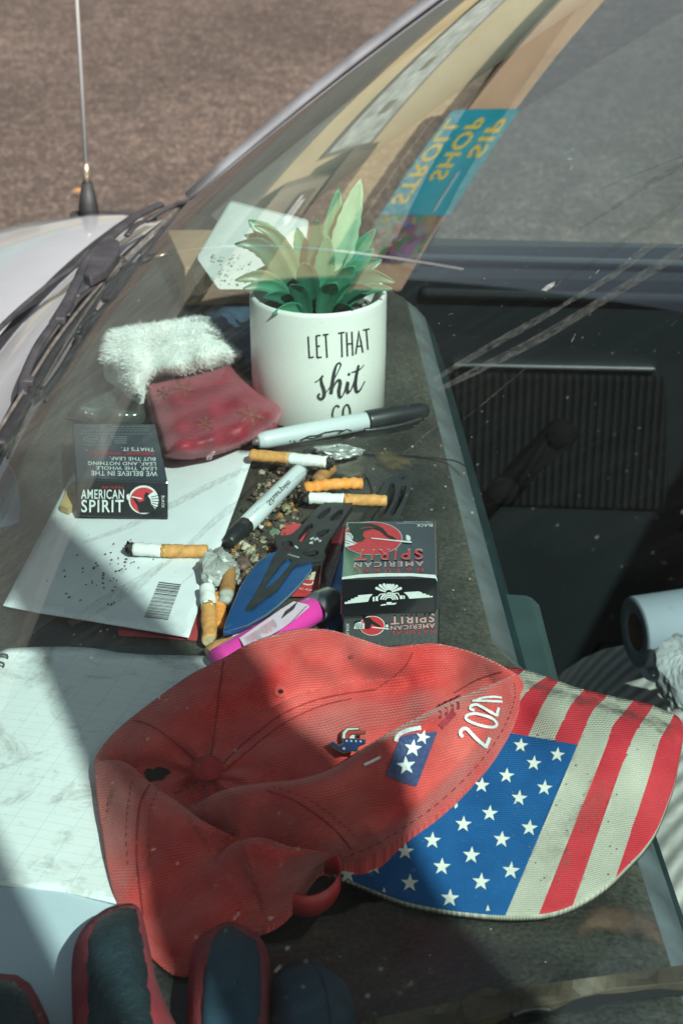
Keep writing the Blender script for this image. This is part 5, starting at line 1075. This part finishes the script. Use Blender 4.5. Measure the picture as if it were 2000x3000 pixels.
lsf=lambda u,v:lift(splane(A+np.array([0,0,.0076]),Bv+np.array([0,0,.0076]),A+np.array([.1*ax[1],-.1*ax[0],.0076]))(u,v),.0006)
dec_poly(mb,LP,lsf,.0004,0); rg=random.Random(2)
for k in range(22):
    t=k/21; a0=np.array(cy([(250+t*170,1195-t*115)])[0]); n_=np.array((.45,.75)); 
    dec_ribbon(mb,[a0-n_*4,a0+n_*rg.uniform(12,30)],rg.choice([1.2,2]),lsf,.0008,rg.choice([1,1,3]))
t=0
while t<1:
    w_=rg.choice([.03,.05,.08]); a0=np.array(cy([(470+t*75,1070-t*58)])[0]); n_=np.array((-.45,-.72)); dec_ribbon(mb,[a0,a0+n_*24+np.array((24,-6))],w_*34,lsf,.0008,2); t+=w_+rg.choice([.035,.06])
for k in range(7): a0=np.array(cy([(520+k*14,1098-k*15)])[0]); dec_ribbon(mb,[a0,a0+np.array((16,-12))],2,lsf,.0008,1)
mb.obj('label_sticker',[ink('label_pale',(.60,.46,.54),.5),ink('label_text',(.25,.2,.24),.6),inkb,ink('label_red',(.6,.12,.16),.6)],lt)

# ------------------------------------------------------------------ silver paper, pebbles and grit
def crumple(name,c,rad,m,label,cat,sd,flat=.7,amp=.35,n=18,parent=None):
    r=np.random.RandomState(sd); V=[];Fc=[]; ds=r.normal(size=(26,3)); ds/=np.linalg.norm(ds,axis=1)[:,None]; hs=r.uniform(.75,1.1,26)
    for i in range(n+1):
        th=math.pi*i/n
        for k in range(2*n):
            ph=math.pi*k/n; d=np.array([math.sin(th)*math.cos(ph),math.sin(th)*math.sin(ph),math.cos(th)])
            q=min(h/max(.2,float(d@e)) for e,h in zip(ds,hs)); q=min(q,1.25)*(1+amp*r.normal()*.12)
            V.append(np.array(c)+d*q*np.array(rad)*np.array([1,1,flat]))
    for i in range(n):
        for k in range(2*n): Fc.append((i*2*n+k,(i+1)*2*n+k,(i+1)*2*n+(k+1)%(2*n),i*2*n+(k+1)%(2*n)))
    o=O(name,V,Fc,m,parent,False)
    return tag(o,label,cat) if parent is None else o
foil=mat('silver_paper_foil',(.36,.37,.34),.5,metal=.2,var=.3,vs=120)
crumple('foil_wrapper',P(640,1660,.010),(.011,.017,.010),foil,'crumpled silver and white wrapper paper beside the envelope edge','wrapper',4,amp=.5)
crumple('foil_scrap',P(985,1322,.010),(.014,.008,.006),mat('grey_foil',(.38,.4,.38),.4,metal=.4,var=.4,vs=150),'scrap of grey crumpled foil behind the longest cigarette','foil scrap',9,amp=.5)
peb=[((712,1652),28,(.13,.075,.06),'reddish brown pebble beside the silver wrapper paper'),((690,1700),22,(.10,.07,.06),'dark brown pebble under the tip of the brown butt'),((720,1600),17,(.42,.40,.30),'cream pebble below the cap of the smaller marker'),((738,1610),14,(.34,.36,.26),'pale greenish pebble next to the cream one'),((708,1588),14,(.45,.38,.24),'yellowish pebble touching the end of the smaller marker'),((806,1562),18,(.12,.17,.11),'green pebble beside the red carton'),((824,1380),17,(.34,.16,.08),'orange brown pebble above the smaller marker'),((838,1488),19,(.22,.20,.09),'olive pebble under the crumpled orange butt'),((786,1420),14,(.40,.26,.18),'pinkish pebble between the envelope and the smaller marker'),((768,1540),13,(.5,.5,.45),'white pebble near the leather strip'),((745,1640),16,(.30,.27,.2),'grey tan pebble between the wrapper and the blade'),((790,1600),15,(.05,.04,.035),'black pebble touching the knife handle'),((880,1350),15,(.30,.32,.28),'greyish pebble just under the longest cigarette'),((905,1330),24,(.035,.035,.035),'large black stone under the larger marker')]
for i,((u,v),r_,c_,lb) in enumerate(peb):
    R=r_/F*1.08; o=crumple('pebble',P(u,v,R*.55+.001),(R,R*1.15,R*.9),mat('pebble_%d'%i,c_,.6,var=.35,vs=180,bump=.3,bs=500),lb,'pebble',20+i,amp=.3,n=12); tag(o,group='pebbles in the dashboard litter')
    for p in o.data.polygons: p.use_smooth=True
mb=MB(); rg=random.Random(8); gp=[(640,1760),(690,1560),(760,1380),(900,1320),(960,1380),(900,1480),(840,1560),(740,1700),(690,1790)]; gpl=[(.17,.135,.085),(.085,.058,.036),(.04,.030,.022),(.30,.27,.19),(.30,.14,.04)]
k=0
while k<800:
    u,v=rg.uniform(630,1000),rg.uniform(1310,1800)
    if not inside(gp,np.array([u]),np.array([v]))[0]: continue
    k+=1; R=rg.choice([.0006,.0009,.0012,.0016,.0022]); c=P(u,v,R*.6+rg.uniform(0,.003)); V=[];Fc=[]
    for i in range(4):
        for j in range(6): th=.5+i*.7; ph=j*math.pi/3; V.append(c+R*rg.uniform(.7,1.2)*np.array([math.sin(th)*math.cos(ph),math.sin(th)*math.sin(ph),.7*math.cos(th)]))
    for i in range(3):
        for j in range(6): Fc.append((i*6+j,(i+1)*6+j,(i+1)*6+(j+1)%6,i*6+(j+1)%6))
    Fc.append(tuple(range(6))[::-1]); mb.add(V,Fc,rg.choice([0,1,1,2,2,2,3,4]))
for i in range(190):
    u,v=rg.uniform(640,980),rg.uniform(1330,1790)
    if not inside(gp,np.array([u]),np.array([v]))[0]: continue
    p=P(u,v,.003+rg.uniform(0,.003)); a=rg.uniform(0,6.28); l=rg.uniform(.0015,.005); d=np.array([math.cos(a),math.sin(a),rg.uniform(-.2,.2)])*l; mb.add(*tube([p-d/2,p+np.array([rg.uniform(-.0004,.0004),rg.uniform(-.0004,.0004),.0004]),p+d/2],[.00015,.00032,.00015],5),rg.choice([1,1,2]))
for i in range(40):
    u,v=rg.uniform(1050,1400),rg.uniform(1250,1900); R=rg.uniform(.0003,.0008); c=P(u,v,R*.5); mb.add(*box(c,(R*2,R*1.5,R),None),rg.choice([0,3]))
tag(mb.obj('grit',[mat('grit_%d'%i,c_,.9,var=.3,vs=300) for i,c_ in enumerate(gpl)]),'gritty litter of sand and small stones between envelope and knives','grit',kind='stuff')
bst=sheet('bark_scrap',[(690,1380),(760,1330),(820,1325),(800,1360),(760,1400),(720,1440),(680,1470),(668,1440)],lambda u,v:.003+.001*math.sin(u*.1),mat('bark',(.035,.024,.018),.8,var=.4,vs=80,bump=.6,bs=200),None,step=20,thick=.0025); tag(bst,'dark flat scrap tucked between the envelope and the smaller marker','scrap')

# ------------------------------------------------------------------ plant pot
PCX,PCY,PR,PH=-.0153,1.220,.0448,.082
pt_=thing('potted_plant',(PCX,PCY,0),'white cylinder pot with black slogan holding an artificial green succulent','potted plant')
prof=[(0,.0),(.042,.0),(.0438,.002),(PR-.0002,.04),(PR,.079),(PR-.0005,.0815),(PR-.0018,.082),(PR-.0032,.0812),(PR-.0036,.078),(.0395,.066),(0,.066)]
V=[];Fc=[];nn=64
for r_,z in prof:
    for k in range(nn): V.append((PCX+r_*math.cos(2*math.pi*k/nn),PCY+r_*math.sin(2*math.pi*k/nn),z+.0008))
for i in range(len(prof)-1):
    for k in range(nn): Fc.append((i*nn+k,i*nn+(k+1)%nn,(i+1)*nn+(k+1)%nn,(i+1)*nn+k))
O('pot',V,Fc,mat('pot_white',(.74,.75,.70),.38,var=.04,vs=20,coat=.2,dust=.18,dcol=(.5,.5,.44),dsc=40),pt_,True)
V=[(PCX,PCY,.071)]; 
for k in range(40): V.append((PCX+.0405*math.cos(k*math.pi/20),PCY+.0405*math.sin(k*math.pi/20),.0675))
O('soil',V,[(0,1+k,1+(k+1)%40) for k in range(40)],mat('soil',(.09,.10,.085),.95,var=.6,vs=250,bump=1,bs=400),pt_)
def potsf(u,v):
    d=ray(u,v); a=d[0]**2+d[1]**2; ox,oy=-PCX,-PCY; b_=2*(d[0]*ox+d[1]*oy); c_=ox*ox+oy*oy-(PR+.0001)**2; D=b_*b_-4*a*c_
    t=(-b_-math.sqrt(max(0,D)))/(2*a); return CAM+t*d
mb=MB(); pc=lambda l:X(.44643,600,400,l)
for l in ([(678,1312),(682,1380),(686,1453)],[(683,1451),(714,1447)],[(731,1307),(738,1452)],[(730,1308),(758,1304)],[(735,1377),(756,1374)],[(737,1451),(766,1447)],[(774,1302),(812,1297)],[(793,1300),(802,1451)],[(874,1291),(917,1285)],[(896,1289),(901,1447)],[(930,1284),(936,1442)],[(964,1280),(971,1438)],[(932,1362),(968,1358)],[(990,1428),(1001,1350),(1011,1274),(1023,1340),(1037,1417)],[(998,1378),(1028,1372)],[(1038,1271),(1080,1262)],[(1059,1267),(1070,1398)]): dec_ribbon(mb,pc(l),4.6,potsf,.0004)
def brush(l,w): 
    q=cr(pc(l),6); dec_ribbon(mb,q,list(np.interp(np.linspace(0,1,len(q)),np.linspace(0,1,len(w)),w)),potsf,.0004)
brush([(722,1612),(745,1600),(765,1578),(776,1568)],[3,3,4,6]); brush([(776,1570),(764,1590),(768,1625),(782,1665),(783,1700),(768,1722),(748,1716),(744,1698),(756,1688)],[4,7,9,10,10,8,6,6,6])
brush([(783,1690),(815,1655),(850,1590),(880,1530),(892,1498),(882,1486),(864,1500),(848,1550),(838,1610),(828,1690)],[3,3,3,3,4,5,6,9,10,10]); brush([(828,1685),(846,1640),(866,1606),(884,1600),(888,1625),(880,1670),(886,1710),(905,1702)],[3,4,6,9,10,10,8,3])
brush([(905,1702),(922,1660),(938,1612),(934,1650),(938,1680),(958,1664)],[3,4,9,10,9,3]); brush([(958,1668),(980,1610),(1000,1540),(1010,1500)],[3,4,7,6]); brush([(1008,1505),(994,1570),(988,1630),(996,1672),(1015,1668),(1035,1635),(1050,1605)],[7,9,10,9,5,3,3]); brush([(962,1548),(990,1540),(1020,1525),(1045,1498)],[3,5,4,2])
dec_poly(mb,pc(ell(946,1560,9,10,12)),potsf,.0004)
dec_ribbon(mb,pc(cr([(884,1776),(866,1765),(848,1782),(839,1815),(840,1850),(850,1880)],4)),4.8,potsf,.0004); dec_ribbon(mb,pc(cr([(918,1870),(908,1835),(910,1790),(924,1764),(940,1762),(952,1790),(956,1840)],4)),4.8,potsf,.0004)
mb.obj('lettering',[ink('pot_black',(.025,.03,.03),.5)],pt_)
# leaves: px tip, depth of tip behind/before the pot axis, width, colour
def leaf(tip,dy,wd,m,base=(0,0),sag=.0,wav=0,fold=.35):
    b_=np.array([PCX+base[0],PCY+base[1],.070]); t_=PY(tip[0],tip[1],PCY+dy); d=t_-b_; n=18; V=[];Fc=[]
    side_=np.cross(d,np.array([0,-1.,.25])); side_/=np.linalg.norm(side_); nr=np.cross(side_,d); nr/=np.linalg.norm(nr)
    for i in range(n+1):
        t=i/n; c=b_+d*t+np.array([0,0,sag*math.sin(math.pi*t)]); w_=wd*(.35+1.75*t)*(1-t)**.8*1.15*(1-.10*(i%2)*wav) if t<1 else 0
        V+= [c-side_*w_+nr*w_*fold, c-side_*w_*.5+nr*w_*fold*.25, c, c+side_*w_*.5+nr*w_*fold*.25, c+side_*w_+nr*w_*fold]
    for i in range(n):
        for k in range(4): Fc.append((i*5+k,i*5+k+1,(i+1)*5+k+1,(i+1)*5+k))
    o=O('leaf',V,Fc,m,pt_,True); sd=o.modifiers.new('Solid','SOLIDIFY'); sd.thickness=.0006; return o
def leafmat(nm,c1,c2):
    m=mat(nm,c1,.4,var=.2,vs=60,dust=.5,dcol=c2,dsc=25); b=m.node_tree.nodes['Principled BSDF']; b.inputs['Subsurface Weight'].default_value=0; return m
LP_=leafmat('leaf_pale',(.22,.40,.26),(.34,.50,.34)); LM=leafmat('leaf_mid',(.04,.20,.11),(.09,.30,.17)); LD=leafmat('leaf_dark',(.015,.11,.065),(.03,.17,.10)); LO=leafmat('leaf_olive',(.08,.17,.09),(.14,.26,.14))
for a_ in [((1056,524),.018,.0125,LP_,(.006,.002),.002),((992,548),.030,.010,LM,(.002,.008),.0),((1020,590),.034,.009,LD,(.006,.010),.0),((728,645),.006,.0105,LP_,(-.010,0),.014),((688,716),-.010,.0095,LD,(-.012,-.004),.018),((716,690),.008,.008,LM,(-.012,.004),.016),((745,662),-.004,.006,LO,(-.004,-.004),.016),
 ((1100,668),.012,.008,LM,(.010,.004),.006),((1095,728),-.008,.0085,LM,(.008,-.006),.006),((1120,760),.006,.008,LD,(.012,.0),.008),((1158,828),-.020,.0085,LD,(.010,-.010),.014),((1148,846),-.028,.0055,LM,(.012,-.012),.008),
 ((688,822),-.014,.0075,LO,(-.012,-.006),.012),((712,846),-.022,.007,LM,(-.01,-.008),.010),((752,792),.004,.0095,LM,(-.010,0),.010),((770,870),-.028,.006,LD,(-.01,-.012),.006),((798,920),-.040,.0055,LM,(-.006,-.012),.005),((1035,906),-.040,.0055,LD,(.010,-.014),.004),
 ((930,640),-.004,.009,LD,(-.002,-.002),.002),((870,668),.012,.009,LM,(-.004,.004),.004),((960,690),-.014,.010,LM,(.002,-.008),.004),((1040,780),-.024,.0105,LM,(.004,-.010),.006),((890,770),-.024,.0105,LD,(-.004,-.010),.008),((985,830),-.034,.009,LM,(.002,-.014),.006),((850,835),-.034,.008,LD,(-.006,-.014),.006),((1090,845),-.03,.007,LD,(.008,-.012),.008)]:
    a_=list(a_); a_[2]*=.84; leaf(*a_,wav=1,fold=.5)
V=[];mb=MB(); rg=random.Random(4)
for i in range(90):
    a=rg.uniform(0,6.28); r_=rg.uniform(0,.036); c=np.array([PCX+r_*math.cos(a),PCY+r_*math.sin(a),.071]); mb.add(*box(c,[rg.uniform(.001,.003)]*3,Matrix.Rotation(a,3,'X')@Matrix.Rotation(a*2,3,'Z')),0)
mb.obj('gravel',[mat('pot_gravel',(.2,.2,.17),.9,var=.6,vs=200)],pt_)

# ------------------------------------------------------------------ stocking
sk_=thing('stocking_ornament',P(560,1180,0),'small red velvet stocking ornament with white fur cuff lying beside the pot','stocking')
SB=[(425,1128),(450,1108),(520,1085),(600,1070),(672,1050),(700,1085),(750,1130),(800,1165),(826,1190),(824,1222),(800,1250),(750,1290),(690,1318),(630,1337),(560,1348),(510,1347),(478,1338),(468,1310),(455,1265),(440,1210),(428,1160)]
SB=[tuple(p) for p in cr(SB,4,True)]
vel=mat('velvet_red',(.21,.006,.020),.55,var=.35,vs=70,sheen=.35,dust=.14,dcol=(.36,.10,.11),dsc=60,bump=.4,bs=300)
vel.node_tree.nodes['Principled BSDF'].inputs['Sheen Tint'].default_value=(1,.45,.5,1)
bd=pillow('body',SB,.004,.026,vel,sk_,step=7,w=75,p=.5,noise=.06)
def sbz(u,v):
    d=float(dist(SB,np.array([u]),np.array([v]))[0]); k=min(1.,d/75); return .004+.026*(1-(1-k)**2)**.5*(1+.06*math.sin(u*.05+v*.031)*math.cos(v*.043-u*.017))
ssf=lambda u,v:P(u,v,sbz(u,v))
mb=MB()
def flake(cx_,cy_,r_,ro):
    for k in range(6):
        a=ro+k*math.pi/3; e=(cx_+r_*math.cos(a),cy_+r_*.8*math.sin(a)); dec_ribbon(mb,[(cx_,cy_),((cx_+e[0])/2,(cy_+e[1])/2),e],[3,2.4,1.2],ssf,.0012)
        for f_ in (.5,.75):
            m_=(cx_+(e[0]-cx_)*f_,cy_+(e[1]-cy_)*f_)
            for s_ in (-.7,.7): dec_ribbon(mb,[m_,(m_[0]+r_*.28*math.cos(a+s_),m_[1]+r_*.22*math.sin(a+s_))],[2,1],ssf,.0012)
flake(735,1215,42,.3); flake(535,1140,38,.1); flake(480,1150,22,.5); flake(600,1240,30,.7)
mb.obj('snowflake',[mat('faded_gold',(.31,.13,.085),.6,var=.4,vs=200,metal=.2)],sk_)
CU_=[(312,993),(332,965),(395,953),(450,945),(510,936),(560,928),(600,926),(630,955),(657,985),(690,1018),(697,1045),(670,1066),(630,1080),(593,1090),(542,1105),(500,1102),(466,1104),(440,1120),(427,1140),(418,1165),(402,1166),(364,1133),(344,1095),(306,1063),(303,1025)]
CU_=[tuple(p) for p in cr(CU_,4,True)]
furm=mat('white_fur',(.90,.91,.87),.9,var=.1,vs=60,sheen=.5)
cf=pillow('fur_cuff',CU_,.012,.028,furm,sk_,step=8,w=60,p=.5,noise=.1)
mb=MB(); rg=random.Random(6)
cc_=P(500,1030,.02); V=[];Fc=[]
UU=np.array([rg.uniform(300,700) for _ in range(26000)]);WW=np.array([rg.uniform(922,1170) for _ in range(26000)]); ok=inside(CU_,UU,WW); UU,WW=UU[ok][:15000],WW[ok][:15000]; kk=np.minimum(1.,dist(CU_,UU,WW)/60); ZZ=.012+.028*(1-(1-kk)**2)**.5*(1+.1*np.sin(UU*.05+WW*.031)*np.cos(WW*.043-UU*.017))
for u,v,z in zip(UU,WW,ZZ):
    p=P(u,v,z)
    out=p-cc_; out[2]=max(out[2],0)+.012; out/=np.linalg.norm(out); out+=np.array([rg.gauss(0,.32)+.35*math.sin(u*.09+v*.05),rg.gauss(0,.32)+.35*math.cos(v*.08-u*.04),rg.gauss(0,.2)]); out/=np.linalg.norm(out)
    l=rg.uniform(.0028,.0055); sd=np.cross(out,np.array([rg.gauss(0,1),rg.gauss(0,1),rg.gauss(0,1)])); sd/=np.linalg.norm(sd)+1e-9; w_=.00013
    b=len(V); m_=p+out*l*.55+np.array([0,0,-.0003]); e=p+out*l+np.array([0,0,-.0010]); V+=[p-sd*w_,p+sd*w_,m_+sd*w_*.8,m_-sd*w_*.8,e]; Fc+=[(b,b+1,b+2,b+3),(b+3,b+2,b+4)]
O('fur_tufts',V,Fc,furm,cf)

# ------------------------------------------------------------------ things behind the pot
bx=thing('cardboard_box',P(640,900,0),'small brown cardboard box with a barcode label at the far end of the dashboard','box')
kraft=mat('kraft_card',(.46,.28,.16),.85,var=.15,vs=40,dust=.3,dcol=(.42,.27,.16),dsc=20)
def fdp(u,v,y): return PY(u,v,y)
tb=[P(515,905,.003),P(735,905,.003)]
nl,nr_=P(545,895,.002),P(770,895,.002); fl,fr_=nl+np.array([-.02,.09,0]),nr_+np.array([0,.09,0]); hh=np.array([0,0,.030])
hexa([nl+hh,nr_+hh,fr_+hh,fl+hh],[nl,nr_,fr_,fl],kraft,'carton',bx,.001)
ff_=splane(nl,nr_,nl+hh); tt=splane(nl+hh,nr_+hh,fl+hh); mb=MB(); dec_poly(mb,[(560,790),(590,775),(735,830),(735,872),(580,850)],ff_,.0006,0); rg=random.Random(1)
for k in range(26): dec_ribbon(mb,[(600+k*5,800+k*2),(598+k*5,838+k*1)],rg.choice([1.2,2,3]),ff_,.0009,1)
mb.obj('label_sticker',[ink('sticker_cream',(.55,.45,.33),.7),inkb],bx)
tp_=thing('paper_packet',P(720,800,.04),'creased white paper packet standing behind the plant on the cardboard box','packet')
pz=[PY(575,755,1.365),PY(672,592,1.43),PY(905,650,1.43),PY(880,850,1.36),PY(640,850,1.35)]
wp=mat('packet_white',(.52,.55,.53),.7,var=.08,vs=30,bump=.4,bs=60)
sq=splane(pz[0],pz[1],pz[3]); V=pz+[p+np.array([.0,.012,-.002]) for p in pz]; o=O('wrapper',V,[(0,1,2,3,4),(9,8,7,6,5)]+[(i,i+5,(i+1)%5+5,(i+1)%5) for i in range(5)],wp,tp_); bevel(o,.002,2)
mb=MB()
for k in range(34):
    u,v=rg.uniform(620,760),rg.uniform(745,835); dec_poly(mb,ell(u,v,rg.uniform(1.5,5),rg.uniform(1.5,4),7),sq,.002,0)
mb.obj('print',[ink('packet_dots',(.25,.33,.33),.7)],tp_)
bc=pillow('blue_cloth',[(560,980),(600,915),(650,890),(740,885),(790,900),(790,1090),(740,1100),(690,1060),(620,1010)],.002,.022,mat('denim_blue',(.022,.055,.10),.9,var=.5,vs=30,bump=.8,bs=90,dust=.3,dcol=(.10,.15,.19),dsc=30),None,step=22,w=50,noise=.35); tag(bc,'rumpled dark blue cloth between the stocking and the pot','cloth')
pw=pillow('plastic_wrap',[(190,1225),(230,1170),(300,1135),(370,1130),(430,1170),(440,1225),(400,1245),(300,1240)],.001,.009,mat('clear_film',(.75,.85,.78),.12,var=.05,trans=.93,spec=.5,bump=.6,bs=60),None,step=20,w=50,noise=.25); tag(pw,'crinkled clear plastic wrap behind the left cigarette pack','plastic wrap')
sr=sheet('cork_tab',[(176,1480),(200,1425),(226,1400),(226,1470),(200,1490)],lambda u,v:.006,mat('cork_tan',(.45,.32,.12),.8,var=.2,vs=60),None,thick=.004); tag(sr,'little yellow tan scrap poking out left of the left pack','scrap')
# blue sticker on the glass at the left
stk=thing('windshield_sticker',sgl(10,1440),'round blue and pale sticker on the windshield at the left edge of the photo','sticker')
mb=MB(); dec_poly(mb,[(-80,1360),(0,1345),(20,1352),(40,1375),(54,1415),(59,1465),(57,1530),(30,1540),(-80,1560)],sgl,-.003,0); dec_poly(mb,[(-80,1400),(3,1395),(35,1378),(50,1420),(40,1440),(22,1480),(12,1520),(-80,1540)],sgl,-.0024,1); dec_poly(mb,[(-80,1360),(0,1350),(18,1356),(34,1376),(4,1394),(-80,1398)],sgl,-.0024,2); mb.obj('decal',[ink('sticker_slate',(.10,.17,.26),.5),ink('sticker_teal',(.01,.12,.19),.5),ink('sticker_blue',(.06,.11,.20),.5)],stk)

# ------------------------------------------------------------------ things on the seat
rl=thing('paper_roll',P(1900,1860,-.27),'white paper roll with hollow brown core lying on the passenger seat','paper roll')
ra=P(1858,1852,-.25); rd=np.array([.96,.28,.0]); rd/=np.linalg.norm(rd)
A0=ra; 
def ring_tube(a,b,ro,ri,n=40):
    V=[];Fc=[]; t=(b-a)/np.linalg.norm(b-a); e1=np.cross(t,[0,0,1.]); e1/=np.linalg.norm(e1); e2=np.cross(e1,t)
    for p,r_ in ((a,ri),(a,ro*.985),(a+t*.001,ro),(b,ro),(b,ri)):
        for k in range(n): V.append(p+r_*(math.cos(2*math.pi*k/n)*e1+math.sin(2*math.pi*k/n)*e2))
    for i in range(5):
        for k in range(n): Fc.append((i*n+k,i*n+(k+1)%n,((i+1)%5)*n+(k+1)%n,((i+1)%5)*n+k))
    return V,Fc
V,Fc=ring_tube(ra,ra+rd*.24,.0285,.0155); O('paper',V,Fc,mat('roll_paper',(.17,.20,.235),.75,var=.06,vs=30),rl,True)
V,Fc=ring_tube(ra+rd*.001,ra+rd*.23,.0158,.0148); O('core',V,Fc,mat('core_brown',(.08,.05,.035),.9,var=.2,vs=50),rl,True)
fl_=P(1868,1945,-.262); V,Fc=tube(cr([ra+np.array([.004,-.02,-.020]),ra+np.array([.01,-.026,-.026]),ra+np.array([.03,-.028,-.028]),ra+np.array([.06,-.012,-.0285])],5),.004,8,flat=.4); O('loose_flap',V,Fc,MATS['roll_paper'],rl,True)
crumple('plastic_bag',P(2010,1985,-.235),(.024,.040,.030),mat('bag_film',(.30,.31,.32),.2,var=.45,vs=25,coat=.8,bump=.6,bs=50),'crumpled shiny pale plastic bag at the right edge on the seat','plastic bag',31,amp=.15,n=26)

# ------------------------------------------------------------------ finish
for o in list(bpy.data.objects):
    if '_w' in o: del o['_w']
bpy.context.view_layer.update()
